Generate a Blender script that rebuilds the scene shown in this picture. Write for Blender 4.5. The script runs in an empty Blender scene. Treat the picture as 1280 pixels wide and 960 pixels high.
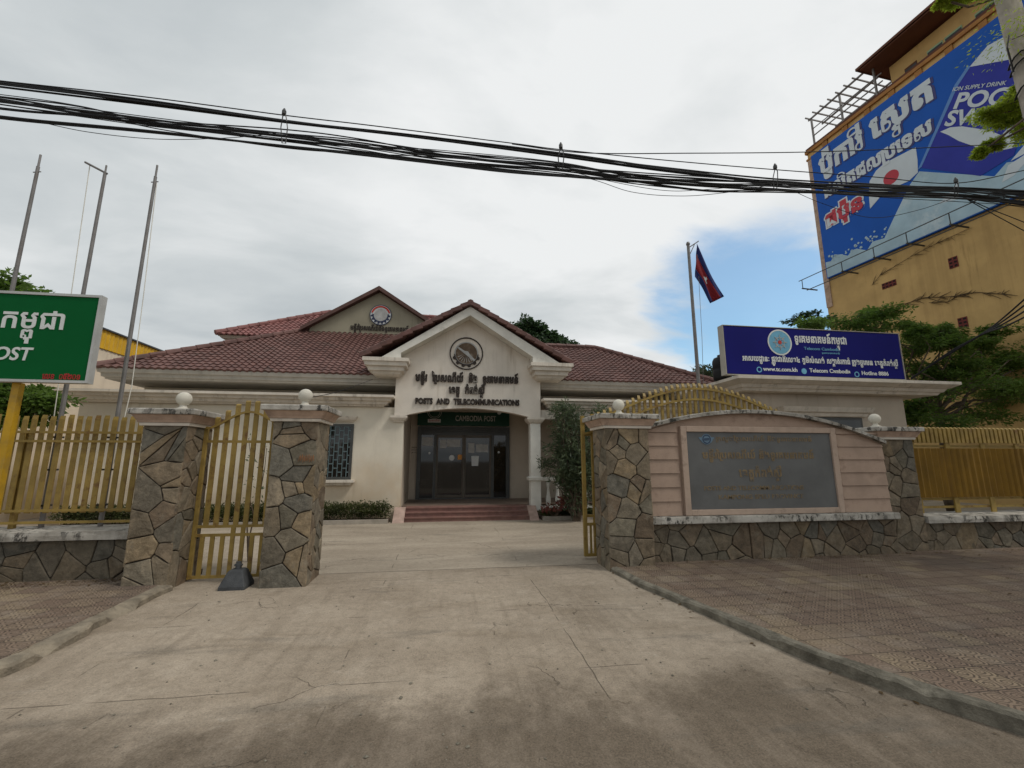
import bpy, bmesh, math, random
from mathutils import Vector, Matrix
from mathutils.geometry import tessellate_polygon
rnd = random.Random(7)
S = bpy.context.scene
COL = S.collection
rad = math.radians

# ------------------------------------------------------------------ camera
F, YAW, PITCH, CH = 540.0, rad(8.5), math.atan(95 / 540.0), 1.55      # focal length in pixels of a 1280 wide frame
cam = bpy.data.cameras.new('camera')
cam.sensor_width = 36.0
cam.lens = 36.0 * F / 1280.0
cam.clip_start, cam.clip_end = 0.05, 3000
camo = bpy.data.objects.new('camera', cam)
COL.objects.link(camo)
camo.location = (0, 0, CH)
camo.rotation_euler = (math.pi / 2 + PITCH, 0, -YAW)
S.camera = camo
FW = Vector((math.sin(YAW) * math.cos(PITCH), math.cos(YAW) * math.cos(PITCH), math.sin(PITCH)))
RT = Vector((math.cos(YAW), -math.sin(YAW), 0))
UP = RT.cross(FW)


def at(x, y, Y):                                  # the point at street-normal distance Y seen at a pixel of the photograph
    d = FW + RT * ((x - 640) / F) + UP * ((480 - y) / F)
    return Vector((0, 0, CH)) + d * (Y / d.y)


# ------------------------------------------------------------------ sky and sun
SUN_EL, SUN_AZ = rad(54), rad(62)                 # azimuth of the sun measured from behind the camera towards the right
sun_dir = Vector((math.sin(SUN_AZ) * math.cos(SUN_EL), -math.cos(SUN_AZ) * math.cos(SUN_EL), math.sin(SUN_EL)))
W = bpy.data.worlds.new("World")
S.world = W
W.use_nodes = True
nt = W.node_tree
nt.nodes.clear()
L = nt.links.new


def wn(t, **k):
    n = nt.nodes.new(t)
    for a, b in k.items():
        setattr(n, a, b)
    return n


def wmath(op, a, b=None, c=None, clamp=False):
    n = wn('ShaderNodeMath', operation=op, use_clamp=clamp)
    for i, v in enumerate((a, b, c)):
        if v is None:
            continue
        if isinstance(v, (int, float)):
            n.inputs[i].default_value = v
        else:
            L(v, n.inputs[i])
    return n.outputs[0]


sky = wn('ShaderNodeTexSky', sky_type='NISHITA', sun_disc=False, sun_elevation=SUN_EL,
         sun_rotation=math.atan2(sun_dir.x, sun_dir.y), altitude=10, air_density=1.0, dust_density=1.0, ozone_density=1.0)
tc = wn('ShaderNodeTexCoord')
sep = wn('ShaderNodeSeparateXYZ')
L(tc.outputs['Generated'], sep.inputs[0])
zc = wmath('ADD', wmath('MAXIMUM', sep.outputs[2], 0.0), 0.16)
cx, cyy = wmath('DIVIDE', sep.outputs[0], zc), wmath('DIVIDE', sep.outputs[1], zc)
comb = wn('ShaderNodeCombineXYZ')
L(cx, comb.inputs[0]); L(cyy, comb.inputs[1])


def wnoise(scale, detail, rough, off, dist=0.0):
    m = wn('ShaderNodeMapping')
    m.inputs['Location'].default_value = off
    m.inputs['Scale'].default_value = (scale, scale * 1.5, 1)
    m.inputs['Rotation'].default_value = (0, 0, rad(-24))
    L(comb.outputs[0], m.inputs[0])
    n = wn('ShaderNodeTexNoise')
    n.inputs['Scale'].default_value = 1
    n.inputs['Detail'].default_value = detail
    n.inputs['Roughness'].default_value = rough
    n.inputs['Distortion'].default_value = dist
    L(m.outputs[0], n.inputs['Vector'])
    return n.outputs['Fac']


n1 = wnoise(0.55, 7, 0.52, (3.1, 1.2, 0), 0.2)
n2 = wnoise(1.3, 8, 0.55, (7.7, 2.9, 0), 0.3)
n3 = wnoise(0.3, 3, 0.5, (1.7, 5.2, 0))
gap = (at(955, 395, 1.0) - Vector((0, 0, CH))).normalized()
vd = wn('ShaderNodeVectorMath', operation='DOT_PRODUCT')
nrm = wn('ShaderNodeVectorMath', operation='NORMALIZE')
L(tc.outputs['Generated'], nrm.inputs[0])
L(nrm.outputs[0], vd.inputs[0])
vd.inputs[1].default_value = gap
ang = wmath('ARCCOSINE', wmath('MINIMUM', vd.outputs['Value'], 1.0))
gm = wmath('SUBTRACT', 1.0, wmath('DIVIDE', ang, 0.235))          # 1 at the gap's centre, 0 at 13 degrees
gm = wmath('ADD', gm, wmath('MULTIPLY', wmath('SUBTRACT', n2, 0.5), 1.5))
gapm = wn('ShaderNodeMapRange', interpolation_type='SMOOTHSTEP')
gapm.inputs['From Min'].default_value = 0.02
gapm.inputs['From Max'].default_value = 0.42
L(gm, gapm.inputs['Value'])
# brightness of the cloud sheet: broad grey bellies and paler folds, brighter round a thin part of the deck
thin = (at(760, 255, 1.0) - Vector((0, 0, CH))).normalized()
vd2 = wn('ShaderNodeVectorMath', operation='DOT_PRODUCT')
L(nrm.outputs[0], vd2.inputs[0])
vd2.inputs[1].default_value = thin
th = wn('ShaderNodeMapRange', interpolation_type='SMOOTHSTEP')
th.inputs['From Min'].default_value = 0.78
th.inputs['From Max'].default_value = 1.0
th.inputs['To Max'].default_value = 0.16
L(vd2.outputs['Value'], th.inputs['Value'])
cl = wmath('ADD', wmath('MULTIPLY', n1, 0.7), wmath('MULTIPLY', n2, 0.62))
cl = wmath('ADD', cl, wmath('MULTIPLY', n3, 0.3))
cl = wmath('ADD', cl, th.outputs[0])
ramp = wn('ShaderNodeValToRGB')
ramp.color_ramp.elements[0].position = 0.60
ramp.color_ramp.elements[0].color = (2.7, 2.97, 3.13, 1)
ramp.color_ramp.elements[1].position = 1.0
ramp.color_ramp.elements[1].color = (5.1, 5.2, 5.22, 1)
e = ramp.color_ramp.elements.new(0.80)
e.color = (3.68, 3.9, 3.98, 1)
L(cl, ramp.inputs[0])
mx = wn('ShaderNodeMix', data_type='RGBA')
L(wmath('MULTIPLY', gapm.outputs[0], .86), mx.inputs[0])
L(ramp.outputs[0], mx.inputs[6])
tint = wn('ShaderNodeMix', data_type='RGBA', blend_type='MULTIPLY')
tint.inputs[0].default_value = 1.0
tint.inputs[7].default_value = (.82, 1.06, 1.06, 1)
L(sky.outputs[0], tint.inputs[6])
L(tint.outputs[2], mx.inputs[7])
bg = wn('ShaderNodeBackground')
bg.inputs['Strength'].default_value = 0.145
L(mx.outputs[2], bg.inputs[0])
wo = wn('ShaderNodeOutputWorld')
L(bg.outputs[0], wo.inputs[0])

sun = bpy.data.lights.new('sun', 'SUN')
sun.energy = 1.5
sun.angle = rad(14)
sun.color = (1.0, 0.95, 0.87)
suno = bpy.data.objects.new('sun', sun)
COL.objects.link(suno)
suno.rotation_euler = (-sun_dir).to_track_quat('-Z', 'Y').to_euler()

vs = S.view_settings
vs.view_transform = 'Standard'
vs.look = 'None'
vs.exposure = 0.2
vs.gamma = 1.0
vs.use_curve_mapping = False


# ------------------------------------------------------------------ material helpers
class Mt:
    def __init__(s, name, rough=0.8, spec=0.3, metal=0.0):
        s.m = bpy.data.materials.new(name)
        s.m.use_nodes = True
        s.t = s.m.node_tree
        s.b = s.t.nodes['Principled BSDF']
        s.b.inputs['Roughness'].default_value = rough
        s.b.inputs['Specular IOR Level'].default_value = spec
        s.b.inputs['Metallic'].default_value = metal
        s.geo = s.t.nodes.new('ShaderNodeNewGeometry').outputs['Position']

    def n(s, t, **k):
        n = s.t.nodes.new(t)
        for a, b in k.items():
            setattr(n, a, b)
        return n

    def l(s, a, b):
        s.t.links.new(a, b)

    def put(s, sock, v):
        if isinstance(v, (int, float)):
            sock.default_value = v
        elif isinstance(v, tuple):
            sock.default_value = v if len(v) == len(sock.default_value) else v + (1,)
        else:
            s.l(v, sock)

    def math(s, op, a, b=0.0, clamp=False):
        n = s.n('ShaderNodeMath', operation=op, use_clamp=clamp)
        s.put(n.inputs[0], a)
        s.put(n.inputs[1], b)
        return n.outputs[0]

    def vec(s, scale=(1, 1, 1), loc=(0, 0, 0), rot=(0, 0, 0), src=None):
        m = s.n('ShaderNodeMapping')
        m.inputs['Scale'].default_value = scale
        m.inputs['Location'].default_value = loc
        m.inputs['Rotation'].default_value = rot
        s.l(src or s.geo, m.inputs[0])
        return m.outputs[0]

    def noise(s, scale, detail=4, rough=0.55, v=None, dist=0.0, col=False):
        n = s.n('ShaderNodeTexNoise')
        n.inputs['Scale'].default_value = scale
        n.inputs['Detail'].default_value = detail
        n.inputs['Roughness'].default_value = rough
        n.inputs['Distortion'].default_value = dist
        s.l(v or s.geo, n.inputs['Vector'])
        return n.outputs['Color' if col else 'Fac']

    def rng(s, v, a, b, c=0.0, d=1.0):
        n = s.n('ShaderNodeMapRange', interpolation_type='SMOOTHSTEP')
        s.put(n.inputs['Value'], v)
        for k, x in (('From Min', a), ('From Max', b), ('To Min', c), ('To Max', d)):
            n.inputs[k].default_value = x
        return n.outputs[0]

    def mix(s, f, a, b, mode='MIX'):
        n = s.n('ShaderNodeMix', data_type='RGBA', blend_type=mode)
        s.put(n.inputs[0], f)
        s.put(n.inputs[6], a)
        s.put(n.inputs[7], b)
        return n.outputs[2]

    def ramp(s, f, stops, interp='LINEAR'):
        n = s.n('ShaderNodeValToRGB')
        n.color_ramp.interpolation = interp
        el = n.color_ramp.elements
        el[0].position, el[0].color = stops[0][0], stops[0][1] + (1,)
        el[1].position, el[1].color = stops[-1][0], stops[-1][1] + (1,)
        for p, c in stops[1:-1]:
            x = el.new(p)
            x.color = c + (1,)
        s.l(f, n.inputs[0])
        return n.outputs[0]

    def color(s, v):
        s.put(s.b.inputs['Base Color'], v)

    def bump(s, h, dist=0.01, strength=1.0):
        n = s.n('ShaderNodeBump')
        n.inputs['Distance'].default_value = dist
        n.inputs['Strength'].default_value = strength
        s.l(h, n.inputs['Height'])
        s.l(n.outputs[0], s.b.inputs['Normal'])

    def sepz(s):
        n = s.n('ShaderNodeSeparateXYZ')
        s.l(s.geo, n.inputs[0])
        return n.outputs


def worn(name, c, rough=0.75, var=0.18, scale=3.0, spec=0.3, metal=0.0, grime=None, gamt=0.45, gscale=2.2, streak=False, bump=0.0):
    m = Mt(name, rough, spec, metal)
    d = tuple(x * (1 - var) for x in c)
    u = tuple(min(0.9, x * (1 + var * .6)) for x in c)
    out = m.mix(m.rng(m.noise(scale, 6, 0.6), 0.3, 0.7), d, u)
    if grime:
        v = m.vec((gscale * 3, gscale * 3, gscale * .35)) if streak else m.vec((gscale,) * 3)
        g = m.math('MULTIPLY', m.rng(m.noise(1.0, 8, 0.68, v), 0.5, 0.72), m.rng(m.noise(scale * .35, 3, .5, m.vec(loc=(5, 3, 9))), .38, .62, .25, 1.0))
        out = m.mix(m.math('MULTIPLY', g, gamt), out, grime)
    m.color(out)
    if bump:
        m.bump(m.noise(60, 4, 0.6), bump)
    return m.m


M = {}


def wall_paint(name, c, stain, base_stain=None, z0=0.0, zh=1.0, big=0.0):
    m = Mt(name, 0.85, 0.2)
    out = m.mix(m.rng(m.noise(0.9, 6, 0.6), 0.3, 0.7), tuple(x * .86 for x in c), tuple(x * 1.05 for x in c))
    v = m.vec((5, 5, .5))
    st = m.math('MULTIPLY', m.rng(m.noise(1.0, 7, 0.65, v), 0.52, 0.75), m.rng(m.noise(.6, 3, .5, m.vec(loc=(2, 8, 1))), .42, .65))
    out = m.mix(m.math('MULTIPLY', st, .65), out, stain)
    if base_stain:
        z = m.sepz()[2]
        h = m.math('ADD', m.math('DIVIDE', m.math('SUBTRACT', z, z0), zh), m.math('MULTIPLY', m.math('SUBTRACT', m.noise(1.1, 6, .6), .5), 1.5))
        out = m.mix(m.math('MULTIPLY', m.rng(h, 0.0, 1.0, 1.0, 0.0), .55), out, base_stain)
    dr_ = m.math('MULTIPLY', m.rng(m.noise(1.0, 6, .7, m.vec((9, 9, .28), (3, 1, 2))), .56, .74), m.rng(m.noise(.9, 4, .6, m.vec(loc=(6, 2, 4))), .45, .62))
    out = m.mix(m.math('MULTIPLY', dr_, .45), out, tuple(x * .55 for x in stain))
    if big:
        bs = m.math('MULTIPLY', m.rng(m.noise(1.0, 7, .66, m.vec((1.6, 1.6, .05), (1, 2, 3))), .46, .68), m.rng(m.noise(.16, 4, .6, m.vec(loc=(2, 2, 9))), .35, .6))
        out = m.mix(m.math('MULTIPLY', bs, big), out, stain)
        pt = m.rng(m.noise(.35, 5, .6, m.vec(loc=(7, 7, 1))), .52, .6)
        out = m.mix(m.math('MULTIPLY', pt, .3), out, tuple(min(.8, x * 1.2) for x in c))
    m.color(out)
    m.bump(m.noise(45, 5, 0.6), 0.004)
    return m.m


M['wall'] = wall_paint('cream_wall_paint', (.70, .64, .535), (.38, .33, .26), (.54, .37, .20), 0.1, 1.6)
M['gable'] = wall_paint('cream_gable_paint', (.73, .665, .585), (.36, .29, .21))
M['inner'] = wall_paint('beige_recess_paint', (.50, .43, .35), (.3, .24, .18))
M['upper'] = wall_paint('olive_beige_gable_paint', (.30, .275, .205), (.2, .17, .13))
M['trim'] = worn('cream_trim_paint', (.66, .60, .52), .8, .12, 3, grime=(.16, .13, .10), gamt=.6, streak=True)
M['white'] = worn('white_paint', (.72, .70, .64), .75, .1, 3, grime=(.25, .22, .18), gamt=.5)
M['fascia'] = worn('grey_painted_fascia', (.44, .41, .36), .75, .12, 3, grime=(.2, .18, .15), gamt=.5, streak=True)
M['concrete_cap'] = None
M['old'] = worn('stained_concrete_coping', (.43, .40, .36), .9, .25, 6, grime=(.022, .022, .02), gamt=1.9, gscale=6, bump=.006)
M['cap_pink'] = worn('faded_pinkish_cap_plaster', (.46, .33, .25), .9, .2, 6, grime=(.14, .10, .08), gamt=.8, gscale=4, bump=.004)
M['pink'] = worn('pink_boarding_paint', (.41, .295, .225), .8, .16, 3, grime=(.17, .11, .08), gamt=.7, gscale=3, bump=.003)
M['pinkframe'] = worn('pale_pink_frame_paint', (.46, .345, .27), .8, .16, 5, grime=(.12, .09, .07), gamt=.8, gscale=5)
M['gold'] = worn('mustard_gate_paint', (.295, .20, .052), .55, .22, 5, spec=.3, grime=(.14, .065, .025), gamt=1.1, gscale=9)
M['amber'] = worn('amber_fence_sheet_paint', (.20, .105, .005), .55, .2, 2, spec=.3, grime=(.14, .07, .01), gamt=.6, gscale=2, streak=True)
M['post_yellow'] = worn('yellow_post_paint', (.50, .29, .015), .5, .15, 5, grime=(.2, .15, .08), gamt=.6)
M['steel'] = worn('dull_grey_pole_steel', (.20, .19, .185), .55, .2, 6, spec=.4, metal=.2, grime=(.12, .08, .06), gamt=.6)
M['darkmetal'] = worn('dark_metal', (.05, .05, .05), .45, .2, 6, spec=.5, metal=.3)
M['black'] = worn('black_rubber', (.012, .012, .013), .6, .2, 4, spec=.3)
M['block'] = worn('dark_cast_concrete', (.055, .058, .062), .75, .3, 9, grime=(.18, .18, .17), gamt=.5, gscale=8, bump=.004)
M['doorframe'] = worn('dark_grey_door_frame', (.055, .058, .056), .45, .15, 4, spec=.5)
M['alu'] = worn('brown_aluminium', (.10, .082, .062), .5, .15, 4, spec=.4)
M['shutter'] = worn('grey_roller_shutter', (.075, .08, .078), .5, .15, 3)
M['paper'] = worn('white_notice_paper', (.6, .62, .62), .7, .08, 9)
M['orange'] = worn('orange_sticker', (.65, .28, .06), .6, .1, 9)
M['terra'] = worn('terracotta_step_tile', (.225, .12, .10), .6, .2, 5, grime=(.3, .24, .19), gamt=.5)
M['ramp_tile'] = worn('pinkish_side_ramp', (.42, .30, .25), .75, .2, 5, grime=(.2, .14, .11), gamt=.6)
M['porchfloor'] = worn('porch_floor_tile', (.22, .165, .13), .5, .2, 4)
M['green'] = worn('green_sign_face', (.002, .105, .026), .6, .06, 1.5, spec=.08)
M['greendark'] = worn('dark_green_board', (.006, .05, .028), .5, .1, 2)
M['signwhite'] = worn('white_sign_lettering', (.72, .74, .72), .5, .05, 5)
M['signframe'] = worn('light_grey_sign_frame', (.5, .5, .48), .5, .1, 5, metal=.2)
M['red'] = worn('red_sign_lettering', (.42, .03, .03), .5, .1, 5)
M['blue'] = worn('deep_blue_sign_face', (.011, .012, .15), .6, .08, 1.2, spec=.08)
M['bluelight'] = worn('light_blue_emblem', (.16, .42, .60), .5, .1, 5)
M['badgeblue'] = worn('faded_blue_badge', (.13, .20, .27), .6, .2, 9)
M['scrawl'] = worn('dull_orange_paint_scrawl', (.28, .125, .055), .8, .3, 30)
M['letter'] = worn('dark_brown_letters', (.035, .025, .02), .6, .2, 8)
M['bronze'] = worn('brown_emblem_face', (.12, .08, .05), .6, .25, 6, grime=(.4, .35, .28), gamt=.5, gscale=7)
M['emblemgrey'] = worn('grey_emblem_face', (.42, .42, .41), .6, .2, 8)
M['emblemred'] = worn('red_emblem_paint', (.5, .05, .03), .6, .1, 8)
M['navy'] = worn('navy_emblem_paint', (.02, .03, .07), .6, .1, 8)
M['goldtext'] = worn('faded_gold_lettering', (.215, .155, .085), .7, .25, 8, grime=(.13, .125, .12), gamt=1.6, gscale=14)
M['plaque'] = worn('grey_granite_plaque', (.125, .125, .122), .5, .14, 2.2, spec=.35, grime=(.09, .085, .08), gamt=.7, gscale=1.4)
M['yellowwall'] = wall_paint('yellow_building_paint', (.55, .365, .15), (.30, .19, .075), big=.38)
M['orangeband'] = worn('orange_parapet_paint', (.36, .17, .05), .8, .15, 2, grime=(.15, .06, .03), gamt=.6)
M['brownred'] = worn('brown_red_band', (.12, .045, .025), .8, .15, 2)
M['vent'] = worn('maroon_vent_block', (.15, .03, .025), .8, .2, 9)
M['paleg'] = worn('pale_green_window', (.30, .42, .25), .5, .1, 3)
M['leftwall'] = wall_paint('pale_peach_wall_paint', (.70, .60, .47), (.45, .36, .27))
M['yellowsheet'] = worn('yellow_corrugated_sheet', (.62, .36, .02), .5, .15, 2, grime=(.4, .2, .02), gamt=.5)
M['bb_blue'] = worn('billboard_blue_print', (.018, .10, .43), .55, .08, .5, spec=.1)
M['bb_deep'] = worn('billboard_violet_blue_print', (.04, .05, .32), .55, .1, .7, spec=.1)
M['bb_mid'] = worn('billboard_edge_blue_print', (.10, .23, .52), .45, .08, .7)
M['bb_pale'] = worn('billboard_pale_blue_print', (.36, .50, .58), .5, .14, 1.1, grime=(.55, .63, .66), gamt=.9, gscale=1.2)
M['bb_white'] = worn('billboard_white_print', (.56, .62, .66), .5, .06, 1)
M['bb_red'] = worn('billboard_red_print', (.46, .04, .06), .5, .06, 2)
M['bb_shadow'] = worn('billboard_dark_outline', (.05, .05, .17), .5, .06, 2)
M['soil'] = worn('soil', (.12, .09, .065), .95, .3, 9)
M['kerbpaint'] = worn('planter_kerb_concrete', (.36, .32, .27), .9, .2, 5, grime=(.1, .09, .08), gamt=.7)
M['bark'] = worn('tree_bark', (.13, .10, .075), .95, .35, 9, bump=.01)
M['flagblue'] = worn('flag_blue_cloth', (.012, .02, .11), .8, .1, 9)
M['flagred'] = worn('flag_red_cloth', (.19, .01, .016), .8, .1, 9)
M['concrete_pole'] = worn('grey_concrete_pole', (.34, .30, .25), .9, .2, 5, grime=(.14, .11, .09), gamt=.7, streak=True)
M['dark'] = worn('dark_interior', (.012, .011, .01), .9, .1, 2)
M['ballwhite'] = worn('white_ball_paint', (.64, .60, .51), .6, .08, 9, grime=(.3, .27, .22), gamt=.5, gscale=9)
M['blinds'] = worn('blue_grey_window_bars', (.10, .14, .15), .5, .15, 5)


def stone(name, tint=1.0):
    m = Mt(name, 0.75, 0.25)
    at_ = m.n('ShaderNodeAttribute', attribute_name='stone')
    var = m.ramp(m.noise(8, 9, .7, dist=.5), [(.25, (.45, .43, .40)), (.5, (.95, .95, .95)), (.75, (1.6, 1.56, 1.5))])
    base = m.mix(1.0, at_.outputs['Color'], var, 'MULTIPLY')
    blot = m.rng(m.noise(4.2, 7, .66, m.vec(loc=(4, 7, 2))), .52, .66)
    base = m.mix(m.math('MULTIPLY', blot, .5), base, (.235 * tint, .20 * tint, .15 * tint))
    lich = m.rng(m.noise(6, 6, .7, m.vec(loc=(1, 2, 9))), .58, .7)
    base = m.mix(m.math('MULTIPLY', lich, .5), base, (.05, .047, .038))
    m.color(base)
    m.bump(m.noise(12, 9, .68), 0.03, .9)
    return m.m


M['stone'] = stone('crazy_stone_cladding')
M['stone_dark'] = stone('darker_stone_cladding', .8)  # same stone shader with a darker blotch tint
M['mortar'] = worn('dark_recessed_mortar', (.045, .036, .028), .95, .3, 8)


def rooftile(name, c):
    m = Mt(name, 0.62, 0.35)
    cell = m.noise(2.2, 6, .65)
    out = m.mix(m.rng(cell, .3, .7), tuple(x * .7 for x in c), tuple(x * 1.25 for x in c))
    fine = m.rng(m.noise(13, 5, .7), .5, .7)
    out = m.mix(m.math('MULTIPLY', fine, .4), out, (.09, .05, .045))
    fade = m.rng(m.noise(.7, 5, .6, m.vec(loc=(4, 1, 7))), .48, .68)
    out = m.mix(m.math('MULTIPLY', fade, .45), out, tuple(x * 1.25 + .03 for x in c))
    moss = m.rng(m.noise(1.3, 7, .7, m.vec((1, 1, 1), (8, 3, 2))), .58, .68)
    out = m.mix(m.math('MULTIPLY', moss, .5), out, (.055, .045, .036))
    m.color(out)
    m.bump(m.noise(40, 4, .6), .004)
    return m.m


M['tile'] = rooftile('weathered_red_roof_tile', (.128, .062, .052))
M['verge'] = worn('dark_brown_verge', (.11, .06, .05), .7, .2, 4)
M['tile_hi'] = rooftile('brighter_red_roof_tile', (.215, .09, .082))


def leafmat(name, cs, trans=0.25):
    m = Mt(name, 0.5, 0.35)
    m.color(m.mix(m.rng(m.noise(2.2, 4, .6), .42, .6), m.ramp(m.noise(17, 2, .5), [(.35, cs[0]), (.55, cs[1]), (.75, cs[1])]),
                  m.ramp(m.noise(23, 2, .5), [(.3, cs[1]), (.5, cs[2]), (.7, cs[3])])))
    tr = m.n('ShaderNodeBsdfTranslucent')
    tr.inputs[0].default_value = tuple(min(1, x * 1.8) for x in cs[2]) + (1,)
    ms = m.n('ShaderNodeMixShader')
    ms.inputs[0].default_value = trans
    m.l(m.b.outputs[0], ms.inputs[1]); m.l(tr.outputs[0], ms.inputs[2])
    m.l(ms.outputs[0], m.t.nodes['Material Output'].inputs[0])
    return m.m


M['leaf'] = leafmat('mid_green_leaves', ((.026, .052, .012), (.055, .10, .02), (.10, .165, .03), (.155, .23, .045)), .45)
M['leaf_dark'] = leafmat('dark_green_leaves', ((.012, .03, .012), (.022, .05, .018), (.035, .07, .025), (.05, .085, .03)))
M['leaf_olive'] = leafmat('grey_green_leaves', ((.03, .046, .024), (.06, .084, .044), (.105, .135, .07), (.18, .205, .12)))
M['leaf_bright'] = leafmat('yellow_green_leaves', ((.09, .14, .014), (.16, .22, .02), (.22, .28, .028), (.29, .33, .04)), .6)
M['petal'] = leafmat('red_bract_leaves', ((.08, .02, .02), (.14, .035, .03), (.2, .06, .05), (.10, .09, .04)))
M['leaf_hedge'] = leafmat('brownish_hedge_leaves', ((.025, .03, .01), (.045, .055, .018), (.07, .085, .025), (.11, .12, .04)))
M['bracken'] = leafmat('dry_brown_leaves', ((.05, .03, .015), (.08, .05, .02), (.11, .07, .03), (.14, .10, .04)))


def glassmat():
    m = Mt('dark_door_glass', .04, .6)
    m.color(m.mix(m.rng(m.noise(1.6, 4, .6), .45, .65), (.008, .008, .008), (.022, .021, .019)))
    return m.m


M['glass'] = glassmat()


def ground_mat():
    m = Mt('dusty_concrete_ground', .9, .2)
    x, y, z = m.sepz()
    big = m.noise(.55, 6, .6)
    mid = m.noise(2.6, 7, .62)
    base = m.mix(m.rng(big, .32, .68), (.27, .222, .17), (.36, .302, .237))
    base = m.mix(m.math('MULTIPLY', m.rng(mid, .52, .72), .45), base, (.40, .342, .275))
    base = m.mix(m.math('MULTIPLY', m.rng(m.noise(1.6, 6, .65, m.vec((.5, 1.6, 1), (3, 1, 0))), .5, .7), .5), base, (.20, .158, .112))
    # pale worn scuffs
    sc = m.math('MULTIPLY', m.rng(m.noise(7, 8, .75, m.vec((.7, 1.3, 1))), .56, .66), m.rng(m.noise(.9, 3, .5, m.vec(loc=(9, 4, 0))), .52, .62))
    base = m.mix(m.math('MULTIPLY', sc, .4), base, (.47, .42, .355))
    # tyre marks dragged along the drive
    ty = m.math('MULTIPLY', m.rng(m.noise(1, 7, .66, m.vec((6.5, .35, 1))), .47, .66), m.rng(m.noise(.7, 2, .5, m.vec(loc=(1, 1, 0))), .36, .6))
    base = m.mix(m.math('MULTIPLY', ty, .34), base, (.15, .118, .085))
    # street dirt begins with a ragged edge
    edge = m.math('ADD', y, m.math('MULTIPLY', m.math('SUBTRACT', m.noise(1.1, 9, .72), .5), 2.0))
    dirt = m.rng(edge, 2.85, 3.6, 1.0, 0.0)
    grit = m.mix(m.rng(m.noise(90, 7, .8), .38, .66), (.095, .074, .054), (.18, .143, .105))
    grit = m.mix(m.math('MULTIPLY', m.rng(m.noise(2.2, 6, .65, m.vec((1.6, .5, 1), (2, 2, 0))), .45, .65), .6), grit, (.245, .2, .155))
    base = m.mix(m.math('MULTIPLY', dirt, .86), base, grit)
    # cleaner paler slab in the yard
    yard = m.rng(m.math('ADD', y, m.math('MULTIPLY', m.noise(3, 3), .02)), 6.62, 6.68)
    pale = m.mix(m.rng(m.noise(.8, 7, .62, m.vec((.6, 1.8, 1))), .35, .68), (.295, .248, .194), (.395, .338, .268))
    pale = m.mix(m.math('MULTIPLY', sc, .4), pale, (.47, .42, .36))
    base = m.mix(yard, base, pale)
    base = m.mix(m.math('MULTIPLY', m.rng(m.noise(1.3, 5, .6, m.vec((.45, 2.2, 1), (6, 0, 0))), .58, .7), .45), base, (.13, .115, .095))
    # cracks
    wv = m.n('ShaderNodeVectorMath', operation='ADD')
    ws = m.n('ShaderNodeVectorMath', operation='SCALE')
    m.l(m.noise(1.7, 5, .6, col=True), ws.inputs[0])
    ws.inputs['Scale'].default_value = .55
    m.l(m.geo, wv.inputs[0]); m.l(ws.outputs[0], wv.inputs[1])
    vo = m.n('ShaderNodeTexVoronoi', feature='DISTANCE_TO_EDGE')
    vo.inputs['Scale'].default_value = 1
    m.l(m.vec((.62, .75, 1), (.3, .2, 0), src=wv.outputs[0]), vo.inputs['Vector'])
    crack = m.math('MULTIPLY', m.rng(vo.outputs['Distance'], .001, .005, 1, 0), m.rng(m.noise(.8, 4, .6, m.vec(loc=(3, 3, 3))), .55, .64))
    vo2 = m.n('ShaderNodeTexVoronoi', feature='DISTANCE_TO_EDGE')
    vo2.inputs['Scale'].default_value = 1
    m.l(m.vec((2.6, 2.2, 1), (1.3, .2, 0), src=wv.outputs[0]), vo2.inputs['Vector'])
    crack2 = m.math('MULTIPLY', m.rng(vo2.outputs['Distance'], .004, .014, 1, 0), m.rng(m.noise(.75, 4, .6, m.vec(loc=(8, 1, 3))), .6, .66))
    # slab joints
    yj = m.math('ADD', y, m.math('MULTIPLY', m.noise(1.2, 4, .6), .09))
    j1 = m.math('ABSOLUTE', m.math('SUBTRACT', m.math('MODULO', m.math('ADD', yj, 100.02), 1.32), .66))
    j1 = m.math('MULTIPLY', m.rng(j1, .001, .006, 1, 0), m.rng(m.noise(1.4, 4, .65, m.vec(loc=(5, 5, 1))), .5, .57))
    j1 = m.math('MULTIPLY', j1, m.rng(y, 2.6, 3.0))
    xj = m.math('ADD', x, m.math('MULTIPLY', m.noise(1.1, 4, .6, m.vec(loc=(2, 2, 2))), .12))
    j2 = m.math('ABSOLUTE', m.math('SUBTRACT', m.math('MODULO', m.math('ADD', xj, 100.45), 1.9), .95))
    j2 = m.math('MULTIPLY', m.rng(j2, .001, .006, 1, 0), m.rng(m.noise(1.3, 4, .65, m.vec(loc=(1, 9, 1))), .51, .58))
    j2 = m.math('MULTIPLY', j2, m.rng(y, 2.8, 3.3))
    gate = m.rng(m.math('ABSOLUTE', m.math('SUBTRACT', m.math('ADD', y, m.math('MULTIPLY', m.noise(2, 3), .03)), 6.66)), .008, .02, 1, 0)
    k = m.math('MAXIMUM', m.math('MAXIMUM', crack, crack2), m.math('MAXIMUM', m.math('MAXIMUM', j1, j2), gate))
    base = m.mix(m.math('MULTIPLY', k, .55), base, (.07, .055, .04))
    gr = m.ramp(m.noise(85, 6, .8), [(.3, (.62, .61, .60)), (.5, (1, 1, 1)), (.7, (1.3, 1.29, 1.27))])
    base = m.mix(1.0, base, gr, 'MULTIPLY')
    gr2 = m.ramp(m.noise(13, 8, .78), [(.32, (.80, .79, .77)), (.5, (1, 1, 1)), (.68, (1.14, 1.13, 1.12))])
    base = m.mix(1.0, base, gr2, 'MULTIPLY')
    spk = m.rng(m.noise(55, 3, .5), .66, .71)
    base = m.mix(m.math('MULTIPLY', spk, .5), base, (.07, .06, .05))
    m.color(base)
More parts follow.
